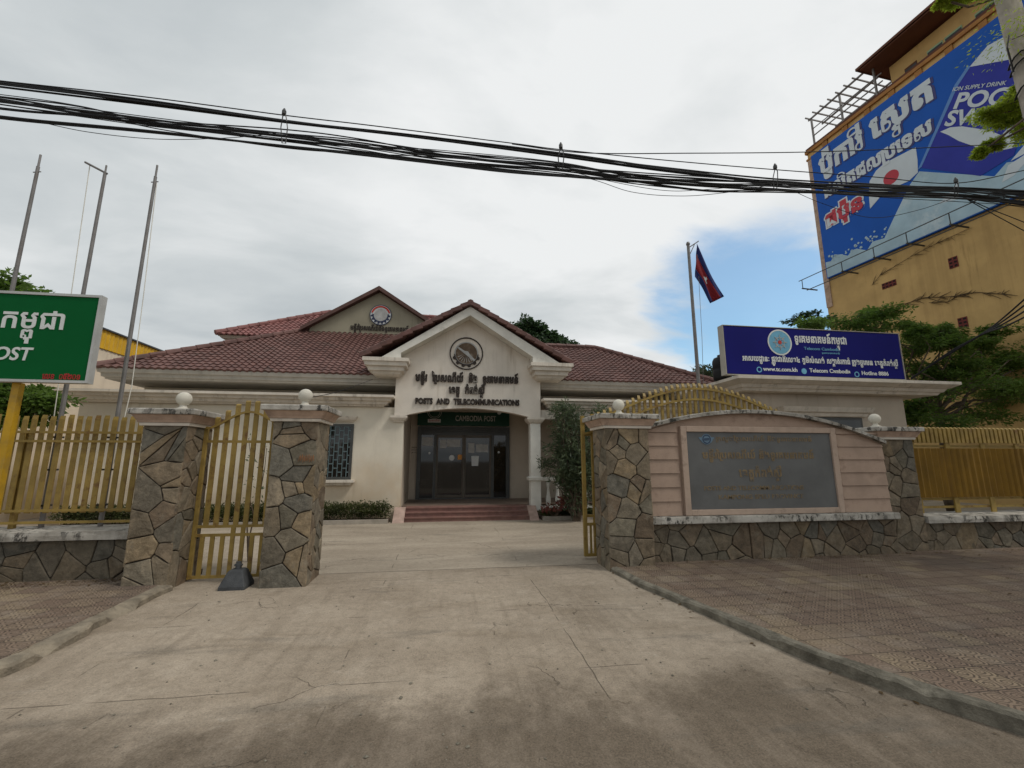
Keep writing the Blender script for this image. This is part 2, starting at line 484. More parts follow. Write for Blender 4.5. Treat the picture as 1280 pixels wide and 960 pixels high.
    h = m.math('SUBTRACT', m.math('ADD', m.math('MULTIPLY', m.noise(30, 8, .7), .5), m.math('MULTIPLY', dirt, m.noise(45, 6, .75))), k)
    m.bump(h, .012, .8)
    return m.m


M['ground'] = ground_mat()


def paver_mat(name, a, b, c, d, ts=.30):
    m = Mt(name, .85, .25)
    x, y, z = m.sepz()
    tx, ty = m.math('DIVIDE', x, ts), m.math('DIVIDE', m.math('ADD', y, .05), ts)
    fx, fy = m.math('FLOOR', tx), m.math('FLOOR', ty)
    cb = m.n('ShaderNodeCombineXYZ')
    m.l(fx, cb.inputs[0]); m.l(fy, cb.inputs[1])
    wn_ = m.n('ShaderNodeTexWhiteNoise', noise_dimensions='2D')
    m.l(cb.outputs[0], wn_.inputs['Vector'])
    rowp = m.math('MODULO', m.math('ADD', m.math('ADD', fx, fy), 1000), 2)
    t = m.math('ADD', m.math('MULTIPLY', rowp, .2), m.math('MULTIPLY', wn_.outputs['Value'], .42))
    t = m.math('ADD', t, m.math('MULTIPLY', m.math('SUBTRACT', m.noise(1.1, 6, .65), .5), 1.3))
    base = m.ramp(t, [(.1, a), (.38, b), (.6, c), (.9, d)])
    gx = m.math('ABSOLUTE', m.math('SUBTRACT', m.math('FRACT', tx), .5))
    gy = m.math('ABSOLUTE', m.math('SUBTRACT', m.math('FRACT', ty), .5))
    grout = m.rng(m.math('MAXIMUM', gx, gy), .478, .493)
    # embossed scroll in every paver
    fr = m.n('ShaderNodeCombineXYZ')
    m.l(gx, fr.inputs[0]); m.l(gy, fr.inputs[1])
    w1 = m.n('ShaderNodeTexWave', wave_type='RINGS', rings_direction='Z')
    w1.inputs['Scale'].default_value = 3.4
    w1.inputs['Distortion'].default_value = 2.2
    w1.inputs['Detail'].default_value = 0
    w1.inputs['Detail Scale'].default_value = 2.5
    m.l(m.vec(loc=(-.25, -.25, 0), src=fr.outputs[0]), w1.inputs['Vector'])
    emb = m.rng(w1.outputs['Fac'], .2, .45, 1, 0)
    wear = m.rng(m.noise(.9, 4, .6, m.vec(loc=(2, 4, 1))), .32, .6, .45, 1.0)
    base = m.mix(m.math('MULTIPLY', m.math('MULTIPLY', emb, wear), .8), base, (.05, .037, .03))
    dust = m.rng(m.noise(2.3, 7, .68), .48, .7)
    base = m.mix(m.math('MULTIPLY', dust, .45), base, (.30, .25, .20))
    base = m.mix(m.math('MULTIPLY', m.rng(m.noise(.7, 5, .6, m.vec(loc=(9, 9, 0))), .5, .66), .55), base, (.10, .08, .068))
    base = m.mix(m.math('MULTIPLY', grout, .75), base, (.05, .04, .035))
    m.color(base)
    m.bump(m.math('SUBTRACT', m.math('SUBTRACT', m.math('MULTIPLY', m.noise(40, 5, .7), .5), m.math('MULTIPLY', emb, .35)), grout), .008, .9)
    return m.m


M['paver'] = paver_mat('patterned_pavers', (.19, .135, .10), (.22, .163, .118), (.26, .198, .134), (.30, .237, .148), .30)
M['kerb'] = worn('rough_kerb_concrete', (.205, .185, .145), .95, .4, 7, grime=(.085, .075, .056), gamt=1.0, gscale=5, bump=.012)

def coping_mat():
    m = Mt('black_stained_concrete_coping', .92, .2)
    base = m.mix(m.rng(m.noise(4, 5, .6), .35, .65), (.33, .305, .265), (.50, .47, .42))
    st = m.rng(m.noise(11, 9, .74, m.vec((1, 1, .55))), .49, .58)
    area = m.rng(m.noise(1.7, 4, .6, m.vec(loc=(3, 7, 1))), .40, .56, .12, 1)
    m.color(m.mix(m.math('MULTIPLY', m.math('MULTIPLY', st, area), .92), base, (.03, .029, .026)))
    m.bump(m.noise(30, 7, .7), .01)
    return m.m


M['concrete_cap'] = coping_mat()
M['kerb_tan'] = worn('crumbling_tan_kerb', (.26, .22, .165), .95, .35, 6, grime=(.12, .10, .075), gamt=.9, gscale=5, bump=.015)
# ------------------------------------------------------------------ object helpers
ORG = {}


def thing(name, label, cat, loc=(0, 0, 0), group=None):
    o = bpy.data.objects.new(name, None)
    o.empty_display_size = .2
    COL.objects.link(o)
    o.location = loc
    o['label'] = label
    o['category'] = cat
    if group:
        o['group'] = group
    ORG[o] = Vector(loc)
    return o


def tag(o, label, cat, group=None, kind=None):
    o['label'] = label
    if cat:
        o['category'] = cat
    if group:
        o['group'] = group
    if kind:
        o['kind'] = kind
    return o


class Fr:                                           # a flat frame: origin, right, up; positive depth comes out towards the viewer
    def __init__(s, o, u=(1, 0, 0), v=(0, 0, 1)):
        s.o, s.u, s.v = Vector(o), Vector(u).normalized(), Vector(v).normalized()
        s.n = s.u.cross(s.v)

    def p(s, a, b, c=0.0):
        return s.o + s.u * a + s.v * b + s.n * c


class MB:
    def __init__(s):
        s.v, s.f = [], []

    def add(s, vs, fs):
        n = len(s.v)
        s.v += [Vector(x) for x in vs]
        s.f += [tuple(i + n for i in f) for f in fs]
        return s

    def box(s, x0, x1, y0, y1, z0, z1):
        return s.add([(x0, y0, z0), (x1, y0, z0), (x1, y1, z0), (x0, y1, z0), (x0, y0, z1), (x1, y0, z1), (x1, y1, z1), (x0, y1, z1)],
                     [(0, 3, 2, 1), (4, 5, 6, 7), (0, 1, 5, 4), (1, 2, 6, 5), (2, 3, 7, 6), (3, 0, 4, 7)])

    def bar(s, a, b, w, h, up=(0, 0, 1)):
        a, b = Vector(a), Vector(b)
        d = (b - a).normalized()
        up = Vector(up)
        if abs(d.dot(up)) > .98:
            up = Vector((0, 1, 0))
        r = d.cross(up).normalized() * (w / 2)
        u = r.cross(d).normalized() * (h / 2)
        vs = [p + i * r + j * u for p in (a, b) for i, j in ((-1, -1), (1, -1), (1, 1), (-1, 1))]
        return s.add(vs, [(0, 1, 2, 3), (7, 6, 5, 4), (0, 4, 5, 1), (1, 5, 6, 2), (2, 6, 7, 3), (3, 7, 4, 0)])

    def tube(s, pts, r, n=8, cap=True):
        pts = [Vector(p) for p in pts]
        rs = r if isinstance(r, (list, tuple)) else [r] * len(pts)
        base = len(s.v)
        prev = None
        for i, p in enumerate(pts):
            t = (pts[min(i + 1, len(pts) - 1)] - pts[max(i - 1, 0)]).normalized()
            if prev is None:
                a = t.orthogonal().normalized()
            else:
                a = (prev - t * prev.dot(t)).normalized()
            prev = a
            b = t.cross(a)
            for k in range(n):
                q = 2 * math.pi * k / n
                s.v.append(p + (a * math.cos(q) + b * math.sin(q)) * rs[i])
        for i in range(len(pts) - 1):
            for k in range(n):
                s.f.append((base + i * n + k, base + i * n + (k + 1) % n, base + (i + 1) * n + (k + 1) % n, base + (i + 1) * n + k))
        if cap:
            s.f.append(tuple(base + k for k in reversed(range(n))))
            s.f.append(tuple(base + (len(pts) - 1) * n + k for k in range(n)))
        return s

    def lathe(s, prof, c, n=16):
        base = len(s.v)
        for r, z in prof:
            for k in range(n):
                q = 2 * math.pi * k / n
                s.v.append(Vector((c[0] + r * math.cos(q), c[1] + r * math.sin(q), c[2] + z)))
        for i in range(len(prof) - 1):
            for k in range(n):
                s.f.append((base + i * n + k, base + i * n + (k + 1) % n, base + (i + 1) * n + (k + 1) % n, base + (i + 1) * n + k))
        s.f.append(tuple(base + k for k in reversed(range(n))))
        s.f.append(tuple(base + (len(prof) - 1) * n + k for k in range(n)))
        return s

    def sqlathe(s, x0, x1, y0, y1, prof):           # stepped rectangular mouldings: (overhang, z) rings
        base = len(s.v)
        for o, z in prof:
            s.v += [Vector((x0 - o, y0 - o, z)), Vector((x1 + o, y0 - o, z)), Vector((x1 + o, y1 + o, z)), Vector((x0 - o, y1 + o, z))]
        m = len(prof)
        for i in range(m - 1):
            for k in range(4):
                a, b = base + i * 4 + k, base + i * 4 + (k + 1) % 4
                s.f.append((a, b, b + 4, a + 4))
        s.f.append((base + 3, base + 2, base + 1, base))
        e = base + (m - 1) * 4
        s.f.append((e, e + 1, e + 2, e + 3))
        return s

    def plate(s, fr, loops, d0, d1):                # extruded flat shape with holes; loops[0] outer
        loops = [list(l) for l in loops]
        flat = [p for l in loops for p in l]
        tri = tessellate_polygon([[Vector((p[0], p[1], 0)) for p in l] for l in loops])
        n = len(flat)
        base = len(s.v)
        s.v += [fr.p(a, b, d1) for a, b in flat] + [fr.p(a, b, d0) for a, b in flat]
        for t in tri:
            a, b, c = [Vector(flat[i]).to_2d() for i in t]
            if (b - a).cross(c - a) < 0:
                t = (t[0], t[2], t[1])
            s.f.append(tuple(base + i for i in t))
            s.f.append(tuple(base + n + i for i in reversed(t)))
        k = 0
        for li, l in enumerate(loops):
            ar = sum(l[i][0] * l[(i + 1) % len(l)][1] - l[(i + 1) % len(l)][0] * l[i][1] for i in range(len(l)))
            ccw = (ar > 0) == (li == 0)
            for i in range(len(l)):
                a, b = base + k + i, base + k + (i + 1) % len(l)
                s.f.append((b, a, a + n, b + n) if ccw else (a, b, b + n, a + n))
            k += len(l)
        return s

    def build(s, name, mat, parent=None, smooth=False, bevel=0.0, autosmooth=False):
        org = ORG[parent] if parent else Vector((0, 0, 0))
        me = bpy.data.meshes.new(name)
        me.from_pydata([v - org for v in s.v], [], s.f)
        me.materials.append(M[mat])
        if smooth:
            for p in me.polygons:
                p.use_smooth = True
        me.update()
        o = bpy.data.objects.new(name, me)
        COL.objects.link(o)
        if parent:
            o.parent = parent
        ORG[o] = org
        if bevel:
            b = o.modifiers.new('edge', 'BEVEL')
            b.width = bevel
            b.segments = 2
            b.limit_method = 'ANGLE'
        return o


def mb():
    return MB()


def circle(cx_, cy_, r, n=32, a0=0, a1=360):
    return [(cx_ + r * math.cos(rad(a0 + (a1 - a0) * i / n)), cy_ + r * math.sin(rad(a0 + (a1 - a0) * i / n))) for i in range(n + (0 if a1 - a0 == 360 else 1))]


# ------------------------------------------------------------------ stone cladding
STONES = [(.165, .140, .105), (.182, .150, .110), (.138, .128, .102), (.19, .165, .128), (.150, .118, .087), (.170, .152, .120), (.205, .165, .112), (.142, .128, .104), (.168, .137, .102), (.130, .126, .110)]


def clip(poly, a, b, c):                       # keep a*x + b*y <= c
    out = []
    for i in range(len(poly)):
        p, q = poly[i], poly[(i + 1) % len(poly)]
        dp, dq = a * p[0] + b * p[1] - c, a * q[0] + b * q[1] - c
        if dp <= 0:
            out.append(p)
        if (dp < 0 < dq) or (dq < 0 < dp):
            t = dp / (dp - dq)
            out.append((p[0] + (q[0] - p[0]) * t, p[1] + (q[1] - p[1]) * t))
    return out


def cladding(B, cols, fr, w, h, size, rr, tint=1.0, thick=.018, gap=.0045):
    """irregular flat stones laid on a face, each one its own raised plate with a worn edge"""
    n = max(2, int(w * h / (size * size)))
    pts = []
    for _ in range(n):
        best, bd = None, -1
        for _k in range(rr.choice((1, 2, 4))):
            p = (rr.uniform(0, w), rr.uniform(0, h))
            d = min([((p[0] - q[0]) * 1.0) ** 2 + ((p[1] - q[1]) * 1.25) ** 2 for q in pts] or [9])
            if d > bd:
                best, bd = p, d
        pts.append(best)
    for p in pts:
        poly = [(.002, .002), (w - .002, .002), (w - .002, h - .002), (.002, h - .002)]
        wt = gap * rr.uniform(.6, 1.5)
        for q in pts:
            if q is p:
                continue
            dx, dy = q[0] - p[0], q[1] - p[1]
            L_ = math.hypot(dx, dy)
            if L_ < 1e-6 or L_ > size * 5:
                continue
            dx, dy = dx / L_, dy / L_
            mid = dx * (p[0] + q[0]) / 2 + dy * (p[1] + q[1]) / 2
            poly = clip(poly, dx, dy, mid - wt)
            if len(poly) < 3:
                break
        if len(poly) < 3:
            continue
        ring = []
        m_ = len(poly)
        for i in range(m_):
            a, b, c = poly[i - 1], poly[i], poly[(i + 1) % m_]
            l1 = math.hypot(a[0] - b[0], a[1] - b[1])
            l2 = math.hypot(c[0] - b[0], c[1] - b[1])
            k1, k2 = min(.3, .010 / max(l1, 1e-4)), min(.3, .010 / max(l2, 1e-4))
            ring.append((b[0] + (a[0] - b[0]) * k1, b[1] + (a[1] - b[1]) * k1))
            ring.append((b[0] + (c[0] - b[0]) * k2, b[1] + (c[1] - b[1]) * k2))
            if l2 > .09:
                j = rr.uniform(-.007, .003)
                nx, ny = (c[1] - b[1]) / l2, -(c[0] - b[0]) / l2
                ring.append(((b[0] + c[0]) / 2 + nx * j, (b[1] + c[1]) / 2 + ny * j))
        k = len(ring)
        cx_, cy_ = sum(q[0] for q in ring) / k, sum(q[1] for q in ring) / k
        t = thick * rr.uniform(.75, 1.35)
        sx_, sy_ = rr.uniform(-.04, .04), rr.uniform(-.04, .04)
        hgt = lambda x, y: t + (x - cx_) * sx_ + (y - cy_) * sy_
        b0 = len(B.v)
        shr = lambda q, f: (cx_ + (q[0] - cx_) * f, cy_ + (q[1] - cy_) * f)
        ext = max(.05, max(math.hypot(q[0] - cx_, q[1] - cy_) for q in ring))
        f1 = 1 - .005 / ext
        f2 = 1 - .016 / ext
        B.v += [fr.p(q[0], q[1], -.002) for q in ring]
        B.v += [fr.p(q[0], q[1], max(.004, hgt(*q) - .009)) for q in ring]
        B.v += [fr.p(*shr(q, f1), max(.006, hgt(*q) - .003)) for q in ring]
        B.v += [fr.p(*shr(q, f2), max(.007, hgt(*q) + rr.uniform(-.0015, .002))) for q in ring]
        B.v.append(fr.p(cx_, cy_, t + .004))
        for r_ in range(3):
            for i in range(k):
                a = b0 + r_ * k + i
                b = b0 + r_ * k + (i + 1) % k
                B.f.append((a, b, b + k, a + k))
        for i in range(k):
            B.f.append((b0 + 3 * k + i, b0 + 3 * k + (i + 1) % k, b0 + 4 * k))
        c = rr.choice(STONES)
        f = rr.uniform(.9, 1.3) * tint
        cols += [(c[0] * f * 1.06, c[1] * f, c[2] * f * .92, 1.0)] * (4 * k + 1)


def stone_obj(B, cols, name, mat, parent):
    o = B.build(name, mat, parent)
    a = o.data.color_attributes.new('stone', 'FLOAT_COLOR', 'POINT')
    a.data.foreach_set('color', [x for c in cols for x in c])
    return o


# ------------------------------------------------------------------ lettering
GL = {}


def glyph(ch):
    if ch in GL:
        return GL[ch]
    cu = bpy.data.curves.new('t', 'FONT')
    cu.body = ch
    o = bpy.data.objects.new('t', cu)
    COL.objects.link(o)
    dg = bpy.context.evaluated_depsgraph_get()
    dg.update()
    c2 = o.to_curve(dg)
    loops = []
    for sp in c2.splines:
        bp = sp.bezier_points
        pts = []
        nb = len(bp)
        for i in range(nb):
            a, b = bp[i], bp[(i + 1) % nb]
            p0, p1, p2, p3 = a.co, a.handle_right, b.handle_left, b.co
            straight = (p1 - p0).cross(p3 - p0).length < 1e-5 and (p2 - p0).cross(p3 - p0).length < 1e-5
            for k in range(1 if straight else 4):
                t = k / 4
                q = p0 * (1 - t) ** 3 + p1 * 3 * t * (1 - t) ** 2 + p2 * 3 * t * t * (1 - t) + p3 * t ** 3
                if not pts or (abs(pts[-1][0] - q.x) + abs(pts[-1][1] - q.y)) > 1e-4:
                    pts.append((q.x, q.y))
        if len(pts) > 2:
            loops.append(pts)
    o.to_curve_clear()
    bpy.data.objects.remove(o)
    bpy.data.curves.remove(cu)

    def area(l):
        return .5 * sum(l[i][0] * l[(i + 1) % len(l)][1] - l[(i + 1) % len(l)][0] * l[i][1] for i in range(len(l)))

    def inside(p, l):
        c = False
        for i in range(len(l)):
            a, b = l[i], l[i - 1]
            if (a[1] > p[1]) != (b[1] > p[1]) and p[0] < (b[0] - a[0]) * (p[1] - a[1]) / (b[1] - a[1]) + a[0]:
                c = not c
        return c

    res = []
    if loops:
        sg = area(max(loops, key=lambda l: abs(area(l)))) > 0
        outs = [l for l in loops if (area(l) > 0) == sg]
        holes = [l for l in loops if (area(l) > 0) != sg]
        for ol in outs:
            oo = ol if sg else ol[::-1]
            res.append([oo])
        for h in holes:
            c = [r for r in res if inside(h[0], r[0])]
            if c:
                min(c, key=lambda r: abs(area(r[0])))[1:1] = [h]
    GL[ch] = res
    return res


ADV = {}


def advance(ch):
    if ch == ' ':
        return .32
    if ch not in ADV:
        def xm(s):
            cu = bpy.data.curves.new('t', 'FONT')
            cu.body = s
            o = bpy.data.objects.new('t', cu)
            COL.objects.link(o)
            dg = bpy.context.evaluated_depsgraph_get()
            dg.update()
            w = max(v[0] for v in o.evaluated_get(dg).bound_box)
            bpy.data.objects.remove(o)
            bpy.data.curves.remove(cu)
            return w
        ADV[ch] = xm(ch + 'H') - xm('H')
    return ADV[ch]


def xf(loops, dx, dy, sx=1.0, sy=1.0):
    return [[(x * sx + dx, y * sy + dy) for x, y in l] for l in loops]


PRE, ABOVE, BELOW = 'េែៃ', 'ិីឹឺំ៉៊់៍័៏', 'ុូួ'


def khmer(text):
    """Lays out Latin and Khmer text: subscripts under their base, vowels before, above and below it."""
    out, x, i = [], 0.0, 0
    while i < len(text):
        ch = text[i]
        if ch == ' ':
            x += .32
            i += 1
            continue
        subs, marks, pre, post = [], [], [], []
        j = i + 1
        if 'ក' <= ch <= 'អ':
            while j < len(text):
                c = text[j]
                if c == '្' and j + 1 < len(text):
                    subs.append(text[j + 1])
                    j += 2
                elif c in PRE:
                    pre.append(c); j += 1
                elif c == 'ើ':
                    pre.append('េ'); marks.append('ី'); j += 1
                elif c == 'ោ':
                    pre.append('េ'); post.append('ា'); j += 1
                elif c == 'ា' or c == 'ះ' or c == 'ៈ':
                    post.append(c); j += 1
                elif c in ABOVE or c in BELOW:
                    marks.append(c); j += 1
                else:
                    break
        for c in pre:
            out += [xf(r, x, 0) for r in glyph(c)]
            x += advance(c)
        if 'រ' in subs:
            st = .075
            out.append([[(x + .03, -.22), (x + .30, -.22), (x + .30, -.22 + st), (x + .03 + st, -.22 + st), (x + .03 + st, .5), (x + .15, .5), (x + .15, .586), (x + .03, .586)]])
            x += .14
        bx = x
        out += [xf(r, x, 0) for r in glyph(ch)]
        adv = advance(ch)
        x += adv
        low = 0.0
        for sname in subs:
            if sname == 'រ':
                continue
            g = glyph(sname)
            if not g:
                continue
            xs = [p[0] for r in g for p in r[0]]
            sx = .78
            mid = (min(xs) + max(xs)) / 2 * sx
            out += [xf(r, bx + adv / 2 - mid, -.37 + low, sx, .52) for r in g]
            low -= .22
        for c in post:
            out += [xf(r, x, 0) for r in glyph(c)]
            x += advance(c)
            if c == 'ា':
                x += .0
        hi = 0.0
        for c in marks:
            ax = bx + adv
            if c in BELOW:
                out += [xf(r, ax, low * 1.5) for r in glyph(c)]
            else:
                out += [xf(r, ax, hi) for r in glyph(c)]
                hi += .2
        i = max(j, i + 1)
    return out, x


def grow(l, d):
    n = len(l)
    res = []
    for i in range(n):
        a, b, c = Vector(l[i - 1]), Vector(l[i]), Vector(l[(i + 1) % n])
        e1, e2 = b - a, c - b
        if e1.length < 1e-6 or e2.length < 1e-6:
            res.append(tuple(b)); continue
        n1 = Vector((e1.y, -e1.x)).normalized()
        n2 = Vector((e2.y, -e2.x)).normalized()
        m = n1 + n2
        if m.length < .4:
            m = n1
        m = m.normalized() * min(1.6, 1 / max(.4, m.normalized().dot(n1)))
        res.append((b.x + m.x * d, b.y + m.y * d))
    return res


def lettering(B, fr, text, x0, x1, y, h, d0=0.0, d1=.012, bold=0.0, shear=0.0):
    """text between x0 and x1 on the frame with cap height h, standing on y"""
    g, w = khmer(text)
    k = h / .69 if text[0] < 'z' else h / .60
    sx = (x1 - x0) / w
    for q, r in enumerate(g):
        loops = [grow(l, bold) if bold else l for l in r] if r else []
        loops = [[(x0 + px_ * sx + shear * py_ * k, y + py_ * k) for px_, py_ in l] for l in loops]
        B.plate(fr, loops, d0, d1 + .0004 * (q % 5))
    return B


# ------------------------------------------------------------------ ground
g = mb()
ys = [-400, -6, 1.5, 2.6]
zs = [-.05, -.05, -.05, -.048]
for i in range(3):
    g.add([(-600, ys[i], zs[i]), (600, ys[i], zs[i]), (600, ys[i + 1], zs[i + 1]), (-600, ys[i + 1], zs[i + 1])], [(0, 1, 2, 3)])
tag(g.build('road', 'ground'), 'dusty grey brown street surface strewn with grit', None, kind='structure')
g = mb()
ys, zs = [2.6, 3.3, 4.2, 5.2, 6.66], [-.048, -.040, -.022, -.008, 0]
for i in range(4):
    g.add([(-600, ys[i], zs[i]), (600, ys[i], zs[i]), (600, ys[i + 1], zs[i + 1]), (-600, ys[i + 1], zs[i + 1])], [(0, 1, 2, 3)])
tag(g.build('driveway', 'ground'), 'cracked concrete drive rising from the street to the gate', None, kind='structure')
g = mb()
g.add([(-600, 6.66, 0), (600, 6.66, 0), (600, 900, 0), (-600, 900, 0)], [(0, 1, 2, 3)])
tag(g.build('courtyard', 'ground'), 'pale concrete yard in front of the building', None, kind='structure')

kr = [(2.34, 6.28), (2.41, 5.45), (2.58, 4.75), (2.76, 3.95), (2.90, 3.35), (3.12, 2.85), (3.44, 2.30), (3.95, 1.80), (4.7, 1.45), (6.0, 1.25), (40, 1.2)]
top_r = .054


def offset_in(pts, d):
    res = []
    for i in range(len(pts)):
        a, b = Vector(pts[max(i - 1, 0)]), Vector(pts[min(i + 1, len(pts) - 1)])
        t = (b - a).normalized()
        res.append((pts[i][0] - t.y * d, pts[i][1] + t.x * d))
    return res


inn = offset_in(kr, .076)
g = mb()
poly = inn + [(40, 6.9), (2.5, 6.9)]
g.plate(Fr((0, 0, 0), (1, 0, 0), (0, 1, 0)), [poly], -.1, top_r)
tag(g.build('sidewalk', 'paver'), 'patterned reddish paver pavement right of the drive', None, kind='structure')


def kerb(name, pts, w, top, label, jag=0.0, seed=1, mat='kerb'):
    rr = random.Random(seed)
    fine = []
    for i in range(len(pts) - 1):
        a, b = Vector(pts[i]), Vector(pts[i + 1])
        n = max(1, min(60, int((b - a).length / .12)))
        fine += [tuple(a.lerp(b, k / n)) for k in range(n)]
    fine.append(pts[-1])
    ins = offset_in(fine, w)
    g = mb()
    rings = []
    for (x, y), (u, v) in zip(fine, ins):
        h = top - jag * max(0, rr.gauss(0, 1)) * .5 - (.022 if len(rings) % 8 == 4 else 0)
        jx = rr.uniform(-1, 1) * jag * .4
        d = (Vector((u, v)) - Vector((x, y))).normalized()
        rings.append([(x + jx, y, -.12), (x + jx, y, h - .02), (x + d.x * .02 + jx, y + d.y * .02, h), (u, v, top + .002), (u, v, -.12)])
    n = len(rings[0])
    vs = [p for r in rings for p in r]
    fs = []
    for i in range(len(rings) - 1):
        for k in range(n - 1):
            fs.append((i * n + k, (i + 1) * n + k, (i + 1) * n + k + 1, i * n + k + 1))
    fs.append(tuple(range(n)))
    g.add(vs, [tuple(reversed(f)) for f in fs])
    return tag(g.build(name, mat), label, None, kind='structure')


kerb('kerb', kr, .08, top_r + .006, 'grey concrete kerb curving round the right pavement', .016, 3)
kl = [(-9, 2.0), (-6.5, 2.3), (-4.4, 2.75), (-3.6, 3.2), (-3.25, 3.7), (-3.14, 4.2), (-3.2, 4.9), (-3.24, 5.9), (-3.26, 6.12)]
g = mb()
poly = offset_in(kl, .13) + [(-3.3, 6.9), (-40, 6.9), (-40, 2.0)]
g.plate(Fr((0, 0, 0), (1, 0, 0), (0, 1, 0)), [poly], -.1, .07)
tag(g.build('sidewalk', 'paver'), 'worn pink and tan paver pavement left of the drive', None, kind='structure')
kerb('kerb', kl, .135, .068, 'broken low concrete kerb edge of the left pavement', .07, 5, 'kerb_tan')

# grit and pebbles lying on the street
g = mb()
for i in range(420):
    x, y = rnd.uniform(-4, 5), rnd.uniform(1.6, 6.4) if i % 3 else rnd.uniform(1.5, 3.0)
    if x > 2.2 and y < 6.4 and x > 2.25 + max(0, (6.2 - y)) * .2 - .1:
        continue
    if x < -3:
        continue
    z = -.05 if y < 2.6 else (-.048 + (y - 2.6) * .0154 if y < 5.2 else -.008 + (y - 5.2) * .0055)
    r = rnd.choice((.006, .006, .008, .011)) * rnd.uniform(.7, 1.3)
    c = Vector((x, y, z + r * .3))
    vs = []
    for k in range(6):
        q = k * math.pi / 3 + rnd.uniform(-.3, .3)
        vs.append(c + Vector((math.cos(q) * r * rnd.uniform(.7, 1.5), math.sin(q) * r * rnd.uniform(.7, 1.3), 0)))
    vs.append(c + Vector((0, 0, r * .7)))
    vs.append(c - Vector((0, 0, r)))
    g.add(vs, [(k, (k + 1) % 6, 6) for k in range(6)] + [((k + 1) % 6, k, 7) for k in range(6)])
tag(g.build('gravel', 'kerb'), 'scattered grit and small stones on the street', None, kind='stuff')

g = mb()
rl = random.Random(9)
for i in range(520):
    w_ = rl.random()
    if w_ < .4:                                   # along the foot of the right hand wall
        x, y, z = rl.uniform(3.1, 12), 6.36 - abs(rl.gauss(0, .12)), top_r + .003
    elif w_ < .44:                                # along the kerb
        t = rl.random() * 4
        i0 = min(5, int(t * 1.4))
        p_ = Vector(kr[i0]).lerp(Vector(kr[i0 + 1]), rl.random())
        x, y, z = p_.x - abs(rl.gauss(0, .10)) - .02, p_.y, -.0
        z = -.05 if y < 2.6 else (-.048 + (y - 2.6) * .0154 if y < 5.2 else -.008 + (y - 5.2) * .0055)
    elif w_ < .8:                                 # foot of the left wall
        x, y, z = rl.uniform(-7, -3.9), 6.44 - abs(rl.gauss(0, .15)), .073
    else:
        x, y, z = rl.uniform(3.0, 9), rl.uniform(3.3, 6.2), top_r + .003
    s_ = rl.uniform(.012, .03)
    a = rl.uniform(0, 6.28)
    d = Vector((math.cos(a), math.sin(a), rl.uniform(-.05, .3)))
    e = Vector((-math.sin(a), math.cos(a), rl.uniform(-.1, .4)))
    c = Vector((x, y, z + .004))
    g.add([c, c + d * s_ + e * s_ * .45 + Vector((0, 0, .003)), c + d * s_ * 2.1, c + d * s_ - e * s_ * .45 + Vector((0, 0, .003))], [(0, 1, 2, 3)])
tag(g.build('leaf_litter', 'bracken'), 'dry fallen leaves along the wall foot and kerb', None, kind='stuff')

# ------------------------------------------------------------------ post office building
PO = thing('post_office', 'cream post office with red tiled hip roofs, gabled arched porch and dark glass doors', 'building', (0.5, 12, 0))


def tile_plane(B, o, u, s, width, length, u0=0.0, clips=(), period=.18, course=.21):
    """courses of rolled tiles; o eave corner, u along the eave, s up the slope"""
    o, u, s = Vector(o), Vector(u).normalized(), Vector(s).normalized()
    n = u.cross(s).normalized()
    bm = bmesh.new()
    per = 5
    nx = int(width / period * per)
    nr = int(length / course) + 1
    for r in range(nr):
        rows = []
        for t, lift in ((0.0, .031), (1.0, .002)):
            d = (r + t) * course + (0 if t == 0 else .015)
            row = []
            for k in range(nx + 1):
                x = u0 + k * period / per
                ph = (k % per) / per
                hgt = 0.018 * math.cos(2 * math.pi * ph) + lift
                jit = .004 * math.sin(x * 37.1 + r * 12.7)
                row.append(bm.verts.new(o + u * x + s * d + n * (hgt + jit)))
            rows.append(row)
        skirt = [bm.verts.new(v.co - n * .05) for v in rows[0]]
        for k in range(nx):
            bm.faces.new((rows[0][k], rows[0][k + 1], rows[1][k + 1], rows[1][k]))
            bm.faces.new((skirt[k], skirt[k + 1], rows[0][k + 1], rows[0][k]))
    for co, no in clips:
        geom = bm.verts[:] + bm.edges[:] + bm.faces[:]
        bmesh.ops.bisect_plane(bm, geom=geom, plane_co=Vector(co), plane_no=Vector(no), clear_outer=True)
    bm.verts.index_update()
    B.add([v.co.copy() for v in bm.verts], [tuple(v.index for v in f.verts) for f in bm.faces])
    bm.free()
    return B


def ridge(B, a, b, r=.085, seg=.36):
    a, b = Vector(a), Vector(b)
    n = max(1, int((b - a).length / seg))
    for i in range(n):
        p, q = a.lerp(b, i / n), a.lerp(b, (i + 1.06) / n)
        B.tube([p, q], [r * 1.12, r * .92], 8)
    return B


SL = .60
EZ, EY = 3.85, 12.0
XL, XR = -8.75, 8.35
cs = math.sqrt(1 + SL * SL)
sv = Vector((0, 1, SL)) / cs
# main front slope, left block reaches a higher ridge than the right block
dl, dr = 4.6, 3.0
roof = mb()
tile_plane(roof, (XL, EY, EZ), (1, 0, 0), sv, 8.9, dl * cs, clips=[((XL, EY, EZ), (-1, 1, 0)), ((0.1, 0, 0), (1, 0, 0))])
tile_plane(roof, (0.1, EY, EZ), (1, 0, 0), sv, XR - .1, dr * cs, clips=[((XR, EY, EZ), (1, 1, 0)), ((0, EY + dr, 0), (0, 1, 0))])
